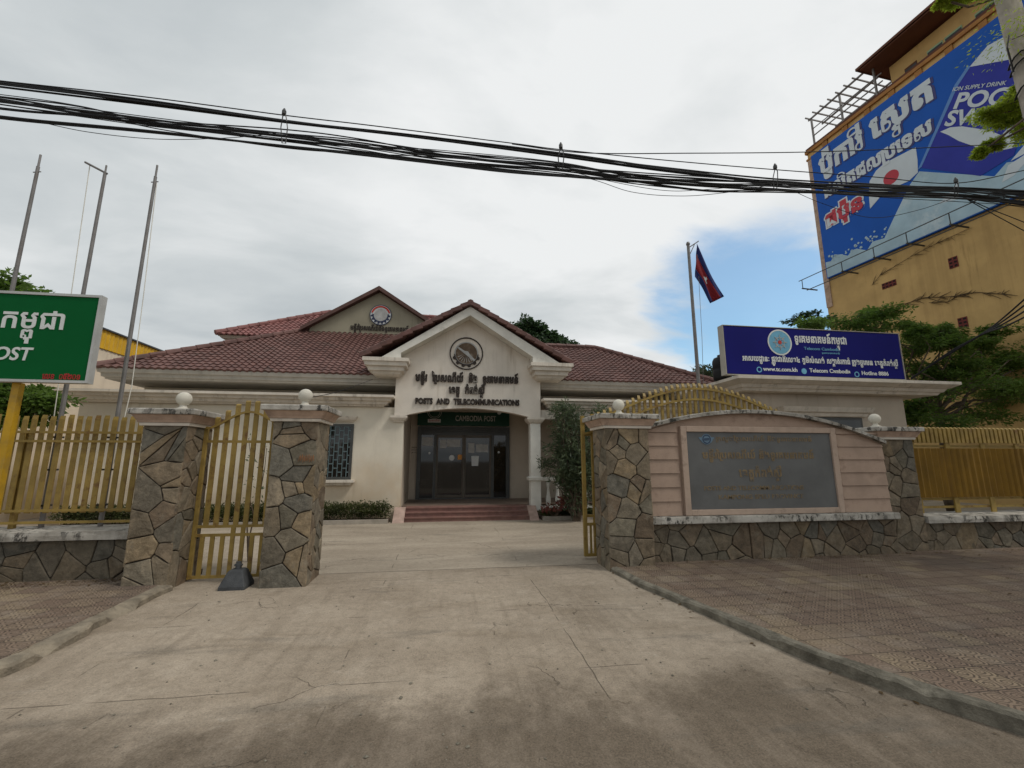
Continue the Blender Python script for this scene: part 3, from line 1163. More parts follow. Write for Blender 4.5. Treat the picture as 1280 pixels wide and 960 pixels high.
# left and right ends
tile_plane(roof, (XL, EY + 9.2, EZ), (0, -1, 0), Vector((1, 0, SL)), 9.2, dl * cs, clips=[((XL, EY, EZ), (1, -1, 0)), ((XL, EY + 9.2, EZ), (1, 1, 0))])
tile_plane(roof, (XR, EY, EZ), (0, 1, 0), Vector((-1, 0, SL)), 6.0, dr * cs, clips=[((XR, EY, EZ), (-1, -1, 0)), ((XR, EY + 6, EZ), (-1, 1, 0))])
# plain rear slopes
zr = EZ + dr * SL
zl = EZ + dl * SL
roof.add([(XR, EY + 6, EZ), (0.1, EY + 6, EZ), (0.1, EY + 3, zr), (XR - 3, EY + 3, zr)], [(0, 1, 2, 3)])
roof.add([(4, EY + 9.2, EZ), (XL, EY + 9.2, EZ), (XL + dl, EY + dl, zl), (0.1, EY + dl, zl)], [(0, 1, 2, 3)])
ro = roof.build('roof', 'tile', PO)
rt = mb()
ridge(rt, (XL, EY, EZ + .04), (XL + dl, EY + dl, zl + .04))
ridge(rt, (XR, EY, EZ + .04), (XR - dr, EY + dr, zr + .04))
ridge(rt, (1.0, EY + dr, zr + .04), (XR - dr, EY + dr, zr + .04))
ridge(rt, (XR, EY + 6, EZ + .04), (XR - dr, EY + dr, zr + .04))
rt.build('ridge_tiles', 'tile', ro)
# eave fascia: two tiers, and the soffit slab behind it
fa = mb()
for x0, x1, yb in ((XL, 1.0, EY + 9.2), (0.2, XR, EY + 6)):
    fa.sqlathe(x0 + .34, x1 - .34, EY + .36, yb - .36, [(0, 3.58), (.2, 3.58), (.21, 3.62), (.26, 3.635), (.27, 3.72), (.32, 3.735), (.34, 3.82), (.34, 3.84), (0, 3.84)]) if x0 < 0 else \
        fa.sqlathe(x0 + .34, x1 - .34, EY + .363, yb - .36, [(0, 3.583), (.2, 3.583), (.21, 3.623), (.26, 3.638), (.27, 3.723), (.32, 3.738), (.34, 3.823), (.34, 3.843), (0, 3.843)])
fa.build('fascia', 'fascia', PO)

# walls
WY = 12.0
w = mb()
w.box(-8.95, -1.17, WY, 12.25, -.05, 2.955)
w.box(-8.95, -8.7, 12.25, 21, -.05, 2.955)
w.box(-8.4, -1.30, 13.3, 13.5, 3.0, 3.56)
w.box(2.4, 8.0, 13.3, 13.5, 3.0, 3.56)
wo_ = w.build('wall', 'wall', PO)
w = mb()
w.box(-1.17, -.92, 14.4, 14.65, 0, 3.4)
w.box(2.03, 8.0, 14.4, 14.65, 0, 3.4)
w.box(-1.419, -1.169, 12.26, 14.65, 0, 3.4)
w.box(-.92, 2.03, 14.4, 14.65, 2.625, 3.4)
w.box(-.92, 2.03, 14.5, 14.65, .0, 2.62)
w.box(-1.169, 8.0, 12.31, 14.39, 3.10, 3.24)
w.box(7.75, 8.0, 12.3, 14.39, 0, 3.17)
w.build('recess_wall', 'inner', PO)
# lower cornice with its moulded edge
co = mb()
prof = [(-.3, 2.96), (.02, 2.96), (.04, 3.00), (.10, 3.01), (.13, 3.08), (.20, 3.10), (.22, 3.16), (.30, 3.18), (.30, 3.245), (-.3, 3.25)]
co.sqlathe(-9.35, -1.72, 11.92, 20.9, prof)
co.build('cornice', 'trim', PO)
co = mb()
co.sqlathe(2.92, 8.0, 11.92, 12.3, [(o, z + .0) for o, z in prof])
co.box(2.62, 8.0, 12.0, 12.28, 2.70, 2.955)
co.build('cornice', 'trim', PO)

# gabled porch
GX = .57
gw = mb()
arch = []
for i in range(25):
    t = i / 24
    x = 2.30 + (-1.17 - 2.30) * t
    arch.append((x, 2.73 + .23 * (1 - (2 * t - 1) ** 2)))
gp = [(-1.42, 2.73), (-1.17, 2.73)] + arch[::-1][1:-1] + [(2.30, 2.73), (2.60, 2.73), (2.60, 4.30), (GX, 5.66), (-1.42, 4.38)]
FG = Fr((0, 11.93, 0))
gw.plate(FG, [gp], -.26, 0)
gwo = gw.build('gable_wall', 'gable', PO)
# raking white band and the red verge tiles over it
ya = 11.52
apx = at(588, 383, ya); api = at(588, 394, ya)
lo, li = at(474, 449, ya), at(501, 441, ya)
roo, rio = at(702, 457, ya), at(666, 446, ya)
rk = mb()
FR = Fr((0, ya, 0))
rk.plate(FR, [[(lo.x, 4.20), (li.x, 4.20), (li.x, li.z), (api.x, api.z), (rio.x, rio.z), (rio.x, 4.20), (roo.x, 4.20), (apx.x, apx.z)]], -.40, 0)
rk.build('rake_board', 'white', PO)
rkz, rke = apx.z + .02, 4.22
xl_, xr_ = apx.x - 2.78, apx.x + 2.85
slp = (rkz - rke) / 2.8
pr = mb()
for sgn in (-1, 1):
    sp = Vector((-sgn, 0, slp))
    e0 = Vector((apx.x + sgn * 2.8, ya - .10 if sgn < 0 else 17.0, rke))
    ln = 2.8 * math.sqrt(1 + slp * slp)
    if sgn < 0:
        tile_plane(pr, (apx.x - 2.8, 17.0, rke), (0, -1, 0), sp, 17.0 - ya + .08, ln, clips=[((apx.x, 0, 0), (1, 0, 0))])
    else:
        tile_plane(pr, (apx.x + 2.8, ya - .08, rke), (0, 1, 0), sp, 17.0 - ya + .08, ln, clips=[((apx.x, 0, 0), (-1, 0, 0))])
pro = pr.build('porch_roof', 'tile', PO)
rt = mb()
for sgn in (-1, 1):
    a, b = Vector((apx.x + sgn * 2.86, ya - .05, rke + .0)), Vector((apx.x, ya - .05, rkz + .06))
    n = 11
    for i in range(n):
        p, q = a.lerp(b, i / n), a.lerp(b, (i + 1.08) / n)
        rt.bar(p + Vector((0, 0, .035)), q + Vector((0, 0, -.012)), .135, .105)
    ridge(rt, a + Vector((0, .03, .06)), b + Vector((0, .03, .03)), .062, .27)
ridge(rt, (apx.x, ya - .1, rkz + .06), (apx.x, 15.8, rkz + .06))
rt.build('verge_tiles', 'tile', pro)
# moulded cornice returns that carry the rake ends
for nm, x0, x1 in (('l', -2.0, -1.27), ('r', 2.45, 3.2)):
    b = mb()
    b.sqlathe(x0, x1, 11.56, 12.34, [(-.06, 3.76), (0, 3.80), (.03, 3.86), (.09, 3.87), (.10, 3.97), (.17, 3.99), (.18, 4.09), (.22, 4.10), (.22, 4.195)])
    b.build('cornice_bracket', 'trim', PO)
# emblem on the gable
em = mb()
c0 = at(583, 442, 11.93)
ec, er = (c0.x, c0.z), .47
em.plate(FG, [circle(*ec, er, 40), circle(*ec, er - .03, 40)], 0, .03)
emo = em.build('emblem', 'letter', gwo)
q = mb(); q.plate(FG, [circle(*ec, .30, 36)], 0, .022); q.build('disc', 'bronze', emo)
q = mb()
gear = []
for i in range(13):
    a = 188 + i * 164 / 12
    rr_ = .40 if i % 2 else .345
    for da in (-4.5, 4.5):
        gear.append((ec[0] + rr_ * math.cos(rad(a + da)), ec[1] + rr_ * math.sin(rad(a + da))))
gear += [(ec[0] + .315 * math.cos(rad(a)), ec[1] + .315 * math.sin(rad(a))) for a in range(356, 184, -12)]
q.plate(FG, [gear], 0, .035)
q.build('gear', 'letter', emo)
q = mb()
q.plate(FG, [circle(*ec, .335, 36), circle(*ec, .305, 36)], 0, .028)
bd = Vector((.84, -.54)); bn = Vector((.54, .84))
pp = lambda a, b: (ec[0] + bd.x * a + bn.x * b, ec[1] + bd.y * a + bn.y * b)
q.plate(FG, [[pp(-.33, .03), pp(-.30, -.01), pp(.28, -.07), pp(.33, -.02), pp(.1, .03), pp(0, .075), pp(-.08, .03)]], .022, .034)
for k in range(7):
    a = rad(200 + k * 17)
    q.plate(FG, [[(ec[0] + math.cos(a) * .08, ec[1] + math.sin(a) * .08), (ec[0] + math.cos(a + .05) * .27, ec[1] + math.sin(a + .05) * .27), (ec[0] + math.cos(a + .12) * .26, ec[1] + math.sin(a + .12) * .26)]], .022, .030)
q.build('band', 'emblemgrey', emo)
# raised letters
lt = mb()
a, b = at(519, 478, 11.93), at(648, 480, 11.93)
lettering(lt, FG, 'មន្ទីរ  ប្រៃសណីយ៍  និង  ទូរគមនាគមន៍', a.x, b.x, 3.69, .175, 0, .05, .045)
lettering(lt, FG, 'ខេត្ត  កំពង់ស្ពឺ', at(561, 490, 11.93).x, at(606, 490, 11.93).x, 3.375, .165, 0, .05, .045)
lettering(lt, FG, 'POSTS  AND  TELECOMMUNICATIONS', at(519, 503, 11.93).x, at(649, 503, 11.93).x, 3.06, .15, 0, .05, .045)
lt.build('lettering', 'letter', gwo)

# porch: pier, column, steps, floor, door
cp = mb()
cp.sqlathe(-1.42, -1.175, 11.965, 12.15, [(.015, 2.56), (.02, 2.59), (.05, 2.60), (.09, 2.66), (.10, 2.67), (.10, 2.73)])
cp.build('pier_capital', 'trim', PO)
cl_ = mb()
cl_.box(2.31, 2.60, 11.96, 12.25, .1, 2.56)
clo = cl_.build('column', 'white', PO, bevel=.01)
q = mb()
q.sqlathe(2.31, 2.60, 11.96, 12.25, [(.012, 2.5601), (.02, 2.58), (.05, 2.60), (.09, 2.66), (.10, 2.67), (.10, 2.728)])
q.build('capital', 'trim', clo)
q = mb()
q.sqlathe(2.31, 2.60, 11.96, 12.25, [(.004, .98), (.05, 1.0), (.06, 1.07), (.004, 1.1)])
q.build('collar', 'white', clo)
st = mb()
for i in range(3):
    st.box(-1.02, 2.20, 11.62 + i * .17, 12.4, -.02 + .107 * i, .107 * (i + 1))
    st.box(-1.02, 2.20, 11.60 + i * .17, 11.64 + i * .17, .107 * (i + 1) - .025, .107 * (i + 1) + .004)
st.build('steps', 'terra', PO)
fl = mb()
fl.box(-1.17, 8.0, 12.41, 14.41, -.05, .322)
fl.box(2.2, 2.75, 11.9, 12.405, -.05, .20)
fl.build('porch_floor', 'porchfloor', PO)
for x0, x1 in ((-1.30, -1.02), (2.20, 2.44)):
    sr = mb()
    sr.add([(x0, 11.45, -.02), (x1, 11.45, -.02), (x1, 11.97, .34), (x0, 11.97, .34), (x0, 11.97, -.05), (x1, 11.97, -.05)],
           [(0, 1, 2, 3), (0, 3, 4), (1, 5, 2), (3, 2, 5, 4)])
    sr.build('step_cheek', 'ramp_tile', PO)
DY = 14.38
fr = mb()
dx0, dx1 = -.82, 1.94
for x0, x1, z0, z1 in ((dx0 - .12, dx0, .32, 2.62), (dx1, dx1 + .12, .32, 2.62), (dx0, dx1, 2.36, 2.42), (-.42, -.34, .32, 2.36), (1.46, 1.54, .32, 2.36)):
    fr.box(x0, x1, DY - .06, DY + .08, z0, z1)
fr.box(dx0, dx1, DY - .02, DY + .06, .32, .36)
dro = fr.build('entrance_door', 'doorframe', PO)
for x0, x1 in ((-.33, .555), (.565, 1.45)):
    q = mb()
    for a, b, c, d in ((x0, x0 + .055, .37, 2.35), (x1 - .055, x1, .37, 2.35), (x0 + .055, x1 - .055, .37, .45), (x0 + .055, x1 - .055, 2.27, 2.35)):
        q.box(a, b, DY - .045, DY - .005, c, d)
    q.build('door_leaf', 'alu', dro)
q = mb()
for a, b in ((-.82, -.42), (-.275, .50), (.62, 1.395), (1.54, 1.94)):
    q.box(a, b, DY + .0, DY + .02, .36, 2.36)
q.build('pane', 'glass', dro)
for x in (.50, .60):
    mb().tube([(x, DY - .09, 1.1), (x, DY - .09, 1.6)], .014, 6).build('handle', 'alu', dro)
for a, b, c, d in ((-.22, -.02, 1.93, 2.2), (.0, .44, 1.97, 2.21), (.7, .9, 1.78, 2.1), (.95, 1.35, 1.8, 2.06), (-.8, -.45, 2.0, 2.28)):
    mb().box(a, b, DY - .006, DY - .001, c, d).build('notice', 'emblemgrey', dro)
FD = Fr((0, DY - .002, 0))
for sh_ in (circle(.17, 1.62, .09, 20), circle(-.55, 1.77, .035, 12), circle(1.70, 1.80, .035, 12), [(.82, 1.36), (1.03, 1.36), (1.05, 1.68), (.8, 1.68)]):
    mb().plate(FD, [sh_], 0, .005).build('sticker', 'paper', dro)
q = mb(); q.plate(FD, [[(.36, 1.56), (.5, 1.56), (.5, 1.72), (.36, 1.72)]], 0, .005); q.build('sticker', 'orange', dro)
sh = mb()
for i in range(4):
    sh.box(dx0 - .02, dx1 + .02, DY - .05 - .004 * (i % 2), DY + .06, 2.425 + i * .052, 2.425 + i * .052 + .047)
sh.build('roller_shutter', 'shutter', PO)
sb = mb()
sb.box(dx0 - .14, dx1 + .1, DY - .12, DY + .02, 2.66, 3.20)
sbo = sb.build('entrance_sign', 'greendark', PO)
q = mb()
FS = Fr((0, DY - .12, 0))
a, b = at(569, 526, DY - .12), at(620, 527, DY - .12)
lettering(q, FS, 'CAMBODIA POST', a.x, b.x, a.z, .17, .001, .006, .02)
c = (-.42, 3.1)
q.plate(FS, [circle(*c, .23, 30), circle(*c, .215, 30)], .001, .006)
q.plate(FS, [circle(*c, .18, 30), circle(*c, .168, 30)], .001, .006)
q.build('lettering', 'emblemgrey', sbo)
q = mb(); q.box(-.63, -.22, DY - .128, DY - .1205, 2.75, 2.86); q.build('badge', 'paper', sbo)
q = mb(); lettering(q, Fr((0, DY - .128, 0)), 'ប្រៃសណីយ៍', -.60, -.25, 2.785, .045, .001, .004, .01); q.build('lettering', 'red', sbo)
q = mb()
for k in range(3):
    lettering(q, Fr((0, 14.4, 0)), ('ម៉ោងធ្វើការ', 'ព្រឹក ៧ ដល់ ១១', 'ល្ងាច ២ ដល់ ៥')[k], -1.12, -.96 + .02 * (k % 2), 1.93 - k * .08, .035, .001, .004, .01)
q.build('wall_lettering', 'letter', PO)
lp = mb()
c0 = at(624, 516, DY - .3)
lp.tube([(c0.x, DY - .14, c0.z + .02), (c0.x, DY - .34, c0.z)], [.05, .065], 10)
lp.build('porch_lamp', 'paper', PO)

# side window of the left wing
wx0, wx1, wz0, wz1 = -3.76, -2.52, 1.12, 2.42
win = mb()
for a, b, c, d in ((wx0 - .07, wx0, wz0 - .07, wz1 + .07), (wx1, wx1 + .07, wz0 - .07, wz1 + .07), (wx0, wx1, wz1, wz1 + .07), (wx0, wx1, wz0 - .07, wz0)):
    win.box(a, b, WY - .03, WY + .02, c, d)
wob = win.build('window', 'doorframe', PO)
q = mb(); q.box(wx0, wx1, WY - .012, WY - .004, wz0, wz1); q.build('pane', 'glass', wob)
q = mb()
nb = 11
for i in range(nb):
    x = wx0 + (i + .5) * (wx1 - wx0) / nb
    q.bar((x, WY - .022, wz0), (x, WY - .022, wz1), .022, .012)
    for k in range(6):
        z = wz0 + .12 + k * .215 + (.1 if i % 2 else 0)
        q.bar((x, WY - .0221, z), (min(wx1, x + (wx1 - wx0) / nb), WY - .0221, z), .012, .03)
q.build('grille', 'blinds', wob)
q = mb()
q.sqlathe(wx0 - .05, wx1 + .05, WY - .06, WY + .02, [(0, 2.55), (.02, 2.57), (.06, 2.60), (.09, 2.66), (.10, 2.69), (0, 2.70)])
q.build('head_moulding', 'trim', wob)
q = mb()
q.sqlathe(wx0 - .05, wx1 + .05, WY - .06, WY + .02, [(0, .90), (.03, .91), (.06, .96), (.12, .98), (.12, 1.04), (0, 1.045)])
q.build('sill', 'trim', wob)
# veranda balustrade right of the column
bl = mb()
bl.box(2.61, 8.0, 12.02, 12.2, .98, 1.08)
bl.box(2.61, 8.0, 12.03, 12.19, .20, .30)
blo = bl.build('balustrade', 'white', PO)
for i in range(16):
    mb().lathe([(.05, .30), (.07, .40), (.075, .5), (.04, .66), (.035, .78), (.06, .86), (.06, .98)], (2.83 + i * .27, 12.11, 0), 10).build('baluster', 'white', blo, smooth=True)

# upper storey: gable and its hip roof
UY = 15.6
ua = at(475, 361, UY)
ul, ur = at(386, 407, UY), at(545, 408, UY)
us = (ua.z - ul.z) / (ua.x - ul.x)
ug = mb()
hb = 2.45
FU = Fr((0, UY, 0))
ug.plate(FU, [[(ua.x - hb + .12, 5.6), (ua.x + hb - .12, 5.6), (ua.x + hb - .12, ua.z - us * hb - .02), (ua.x, ua.z - .14), (ua.x - hb + .12, ua.z - us * hb - .02)]], -3.5, 0)
ugo = ug.build('upper_gable', 'upper', PO)
q = mb()
for sgn in (-1, 1):
    a = Vector((ua.x + sgn * (hb + .12), UY - .22, ua.z - us * (hb + .12)))
    b = Vector((ua.x, UY - .22, ua.z))
    q.add([a + Vector((0, 0, -.10)), b + Vector((0, 0, -.12)), b + Vector((0, 0, .03)), a + Vector((0, 0, .03)),
           a + Vector((0, 3.6, -.10)), b + Vector((0, 3.6, -.12)), b + Vector((0, 3.6, .03)), a + Vector((0, 3.6, .03))],
          [(0, 1, 2, 3), (3, 2, 6, 7), (0, 4, 5, 1), (0, 3, 7, 4)] if sgn < 0 else [(3, 2, 1, 0), (7, 6, 2, 3), (1, 5, 4, 0), (4, 7, 3, 0)])
q.build('gable_verge', 'verge', ugo)
c0 = at(476, 394, UY)
ec2 = (c0.x, c0.z)
q = mb(); q.plate(FU, [circle(*ec2, .37, 36)], 0, .03); eo = q.build('emblem', 'paper', ugo)
q = mb(); q.plate(FU, [circle(*ec2, .23, 30)], .031, .04); q.build('disc', 'emblemgrey', eo)
q = mb()
gear = []
for i in range(17):
    a = 175 + i * 190 / 16
    rr_ = .345 if i % 2 else .285
    for da in (-4, 4):
        gear.append((ec2[0] + rr_ * math.cos(rad(a + da)), ec2[1] + rr_ * math.sin(rad(a + da))))
gear += [(ec2[0] + .245 * math.cos(rad(a)), ec2[1] + .245 * math.sin(rad(a))) for a in range(368, 170, -12)]
q.plate(FU, [gear], .031, .045)
q.plate(FU, [circle(*ec2, .385, 36), circle(*ec2, .362, 36)], .0, .035)
q.build('gear', 'navy', eo)
q = mb(); q.plate(FU, [circle(*ec2, .34, 18, 15, 165) + circle(*ec2, .285, 18, 165, 15)], .031, .045); q.build('arc', 'emblemred', eo)
q = mb()
lettering(q, FU, 'មន្ទីរប្រៃសណីយ៍និងទូរគមនាគមន៍', at(438, 411, UY).x, at(511, 411, UY).x, at(475, 413.5, UY).z, .15, 0, .03, .02)
q.build('lettering', 'letter', ugo)
hc = at(269, 417, 15.6)
UXL, UEZ = hc.x, hc.z
us2 = .66
ucs = math.sqrt(1 + us2 * us2)
uw = 11.0
ud = 2.85
up = mb()
tile_plane(up, (UXL, UY, UEZ), (1, 0, 0), Vector((0, 1, us2)), uw, ud * ucs, clips=[((UXL, UY, UEZ), (-1, 1, 0)), ((UXL + uw, UY, UEZ), (1, 1, 0))])
tile_plane(up, (UXL, UY + 2 * ud, UEZ), (0, -1, 0), Vector((1, 0, us2)), 2 * ud, ud * ucs, clips=[((UXL, UY, UEZ), (1, -1, 0)), ((UXL, UY + 2 * ud, UEZ), (1, 1, 0))])
uz = UEZ + ud * us2
up.add([(UXL + uw, UY + 2 * ud, UEZ), (UXL, UY + 2 * ud, UEZ), (UXL + ud, UY + ud, uz), (UXL + uw - ud, UY + ud, uz)], [(0, 1, 2, 3)])
up.add([(UXL + uw, UY, UEZ), (UXL + uw, UY + 2 * ud, UEZ), (UXL + uw - ud, UY + ud, uz)], [(0, 1, 2)])
upo = up.build('upper_roof', 'tile_hi', PO)
q = mb()
ridge(q, (UXL, UY, UEZ + .04), (UXL + ud, UY + ud, uz + .04))
ridge(q, (UXL + ud, UY + ud, uz + .04), (UXL + uw - ud, UY + ud, uz + .04))
ridge(q, (UXL + uw, UY, UEZ + .04), (UXL + uw - ud, UY + ud, uz + .04))
q.build('ridge_tiles', 'tile_hi', upo)
q = mb()
q.sqlathe(UXL + .5, UXL + uw - .5, UY + .5, UY + 2 * ud - .5, [(0, 4.6), (0, UEZ - .40), (.04, UEZ - .38), (.30, UEZ - .12), (.36, UEZ - .11), (.44, UEZ - .02), (0, UEZ - .01)])
q.build('upper_eave', 'fascia', PO)

# ------------------------------------------------------------------ stone gate pillars
def pillar(x0, x1, y0, y1, top, label, mat='stone'):
    p = thing('gate_pillar', label, 'pillar', ((x0 + x1) / 2, (y0 + y1) / 2, 0), 'stone clad gate pillars')
    rr = random.Random(int(x0 * 100))
    t_ = .018
    mb().box(x0 + t_, x1 - t_, y0 + t_, y1 - t_, -.1, top - .001).build('mortar_core', 'mortar', p)
    b, cols = mb(), []
    tn = .78 if mat == 'stone_dark' else 1.0
    hh = top + .06
    sz = .235
    cladding(b, cols, Fr((x0, y0 + t_, -.06)), x1 - x0, hh, sz, rr, tn)
    cladding(b, cols, Fr((x1 - t_, y0 + .004, -.06), (0, 1, 0)), y1 - y0 - .004, hh, sz * .9, rr, tn)
    cladding(b, cols, Fr((x0 + t_, y1, -.06), (0, -1, 0)), y1 - y0 - .004, hh, sz * .9, rr, tn)
    cladding(b, cols, Fr((x1, y1 - t_, -.06), (-1, 0, 0)), x1 - x0, hh, sz, rr, tn)
    stone_obj(b, cols, 'stone_cladding', mat, p)
    c = mb()
    c.sqlathe(x0, x1, y0, y1, [(.03, top + .0402), (.05, top + .041), (.055, top + .06), (.095, top + .13), (.105, top + .135)])
    c.build('cap_moulding', 'cap_pink', p)
    c = mb()
    c.sqlathe(x0, x1, y0, y1, [(.0, top - .002), (.03, top), (.036, top + .036), (.03, top + .04)])
    c.build('cap_band', 'trim', p)
    c = mb()
    c.sqlathe(x0, x1, y0, y1, [(.11, top + .1352), (.128, top + .14), (.13, top + .20), (.115, top + .212), (-.2, top + .235)])
    c.build('cap_slab', 'concrete_cap', p, bevel=.006)
    c = mb()
    cx0, cy0 = (x0 + x1) / 2, (y0 + y1) / 2
    zb = top + .232
    c.lathe([(.085, 0), (.085, .02), (.05, .035), (.04, .06), (.04, .075)], (cx0, cy0, zb), 16)
    pr_ = [(.093 * math.sin(math.pi * i / 12), .155 - .093 * math.cos(math.pi * i / 12)) for i in range(1, 12)]
    c.lathe(pr_, (cx0, cy0, zb), 20)
    c.build('ball_finial', 'ballwhite', p, smooth=True)
    return p


pillar(-3.80, -3.29, 6.10, 6.72, 1.98, 'stone clad pillar between the picket fence and the narrow gate')
pillar(-2.25, -1.69, 6.05, 6.63, 2.05, 'stone clad pillar with orange scrawl beside the dark block, left of the drive')
pillar(2.33, 3.02, 6.20, 6.76, 2.02, 'stone clad pillar between the open drive and the pink sign wall')
pillar(7.34, 8.03, 6.48, 7.1, 1.90, 'stone clad pillar between the pink sign wall and the amber fence', 'stone_dark')
# a scrawl of orange paint on the second pillar's face
po = [o for o in bpy.data.objects if o.get('label', '').startswith('stone clad pillar with orange')][0]
q = mb()
fx = Fr((0, 6.03, 0))
c0 = at(381, 573, 6.03)
for k in range(7):
    x = c0.x - .08 + k * .027
    z = c0.z + .01 * math.sin(k * 2.1)
    q.bar((x, 6.029, z - .04), (x + .022, 6.029, z + .04), .006, .004)
    q.bar((x + .022, 6.0285, z + .045), (x + .027, 6.0285, z - .03), .007, .004)
q.build('paint_scrawl', 'scrawl', po)

# ------------------------------------------------------------------ low boundary walls
def low_wall(x0, x1, y0, y1, zt, label, mat='stone'):
    p = thing('boundary_wall', label, 'wall', ((x0 + x1) / 2, y0, 0))
    mb().box(x0, x1, y0 + .02, y1, -.1, zt).build('wall_core', 'mortar', p)
    b, cols = mb(), []
    a_, b_ = max(x0, -9.0), min(x1, 14.0)
    cladding(b, cols, Fr((a_, y0 + .02, -.06)), b_ - a_, zt + .058, .24, random.Random(int(x0 * 7)), .72)
    stone_obj(b, cols, 'stone_cladding', mat, p)
    c = mb()
    n = max(2, int((x1 - x0) / .25))
    rr = random.Random(int(x0 * 10))
    rings = []
    for i in range(n + 1):
        x = x0 + (x1 - x0) * i / n
        j = lambda: rr.uniform(-.006, .006)
        rings.append([(x, y0 - .07 + j(), zt + .001), (x, y0 - .075 + j(), zt + .06), (x, y0 - .07 + j(), zt + .105 + j()), (x, y1 + .06, zt + .115 + j()), (x, y1 + .06, zt + .001)])
    vs = [v for r in rings for v in r]
    fs = []
    for i in range(n):
        for k in range(5):
            fs.append((i * 5 + k, (i + 1) * 5 + k, (i + 1) * 5 + (k + 1) % 5, i * 5 + (k + 1) % 5))
    fs = [tuple(reversed(f)) for f in fs]
    fs += [(4, 3, 2, 1, 0)[::-1], tuple(n * 5 + k for k in (4, 3, 2, 1, 0))]
    c.add(vs, fs)
    c.build('coping', 'concrete_cap', p)
    return p


low_wall(-12, -3.80, 6.50, 6.95, .555, 'low stone wall with weathered coping under the mustard picket fence', 'stone_dark')
low_wall(8.04, 24, 6.50, 6.95, .50, 'low dark stone wall with white coping under the amber fence', 'stone_dark')

# ------------------------------------------------------------------ pink sign wall
SW = thing('sign_wall', 'pink boarded sign wall with arched top and grey plaque on a stone base', 'wall', (5.18, 6.4, 0))
sx0, sx1 = 3.022, 7.338
mb().box(sx0, sx1, 6.40, 6.82, -.1, .60).build('wall_core_base', 'mortar', SW)
b, cols = mb(), []
cladding(b, cols, Fr((sx0, 6.40, -.06)), sx1 - sx0, .658, .24, random.Random(77), .76)
stone_obj(b, cols, 'stone_cladding', 'stone_dark', SW)
mb().box(sx0 + .001, sx1 - .001, 6.28, 6.88, .602, .705).build('coping', 'concrete_cap', SW, bevel=.012)


def arc_z(x):
    t = (x - 4.95) / 2.1
    return 2.30 - .335 * t * t if t < 0 else 2.30 - .37 * t * t


core = mb()
n = 30
xs_ = [sx0 + (sx1 - sx0) * i / n for i in range(n + 1)]
core.plate(Fr((0, 6.44, 0)), [[(sx0, .706), (sx1, .706)] + [(x, arc_z(x) - .002) for x in reversed(xs_)]], -.26, 0)
core.build('wall_core', 'pink', SW)
bd_ = mb()
for a, b in ((sx0 + .004, 3.60), (6.46, sx1 - .004)):
    z = .71
    while z < 2.2:
        zt_ = min(z + .205, 2.2)
        top_l, top_r2 = min(zt_, arc_z(a) - .02), min(zt_, arc_z(b) - .02)
        if top_l > z + .02 or top_r2 > z + .02:
            top_l, top_r2 = max(top_l, z + .004), max(top_r2, z + .004)
            bd_.add([(a, 6.405, z), (b, 6.405, z), (b, 6.425, top_r2), (a, 6.425, top_l), (a, 6.44, z), (b, 6.44, z), (b, 6.44, top_r2), (a, 6.44, top_l)],
                    [(0, 1, 2, 3), (4, 5, 1, 0), (3, 2, 6, 7), (0, 3, 7, 4), (1, 5, 6, 2)])
        z += .212
bd_.build('boarding', 'pink', SW)
fr = mb()
fx0, fx1, fz0, fz1 = 3.64, 6.42, .71, 2.08
for a, b, c, d in ((fx0, fx0 + .10, fz0, fz1), (fx1 - .10, fx1, fz0, fz1), (fx0 + .10, fx1 - .10, fz1 - .09, fz1), (fx0 + .10, fx1 - .10, fz0, fz0 + .085)):
    fr.box(a, b, 6.37, 6.439, c, d)
fr.build('plaque_frame', 'pinkframe', SW, bevel=.008)
plq = mb()
plq.box(fx0 + .101, fx1 - .101, 6.40, 6.438, fz0 + .086, fz1 - .091)
plo = plq.build('plaque', 'plaque', SW)
FP = Fr((0, 6.40, 0))
q = mb()


def ptx(t, xa, xb, yp, h, b=.015):
    A, B_ = at(xa, yp, 6.4), at(xb, yp, 6.4)
    lettering(q, FP, t, A.x, B_.x, A.z, h, .001, .004, b)


ptx('ក្រសួងប្រៃសណីយ៍ និងទូរគមនាគមន៍', 895, 1015, 551, .06)
ptx('មន្ទីរប្រៃសណីយ៍ និងទូរគមនាគមន៍', 878, 1018, 573, .095, .03)
ptx('ខេត្តកំពង់ស្ពឺ', 924, 978, 596, .11, .03)
ptx('POSTS AND TELECOMMUNICATIONS', 880, 1005, 613, .065)
ptx('KAMPONG SPEU PROVINCE', 898, 1005, 624, .065)
q.build('lettering', 'goldtext', plo)
q = mb()
c0 = at(883, 549, 6.4)
q.plate(FP, [circle(c0.x, c0.z, .085, 24)], .001, .006)
q.plate(FP, [[(c0.x - .14, c0.z + .03), (c0.x + .14, c0.z + .03), (c0.x + .07, c0.z - .06), (c0.x - .07, c0.z - .06)]], .0005, .005)
bo = q.build('badge', 'badgeblue', plo)
q = mb()
q.plate(FP, [circle(c0.x, c0.z, .07, 20), circle(c0.x, c0.z, .058, 20)], .006, .009)
q.bar((c0.x - .045, 6.392, c0.z - .012), (c0.x + .045, 6.392, c0.z - .006), .004, .01)
q.bar((c0.x - .045, 6.392, c0.z + .006), (c0.x + .045, 6.392, c0.z + .014), .004, .01)
q.build('badge_mark', 'navy', bo)
ac = mb()
rings = []
for i in range(n + 1):
    x = xs_[i]
    z = arc_z(x)
    rings.append([(x, 6.34, z), (x, 6.335, z + .05), (x, 6.36, z + .06), (x, 6.74, z + .06), (x, 6.74, z)])
vs = [v for r in rings for v in r]
fs = []
for i in range(n):
    for k in range(5):
        fs.append((i * 5 + k, i * 5 + (k + 1) % 5, (i + 1) * 5 + (k + 1) % 5, (i + 1) * 5 + k))
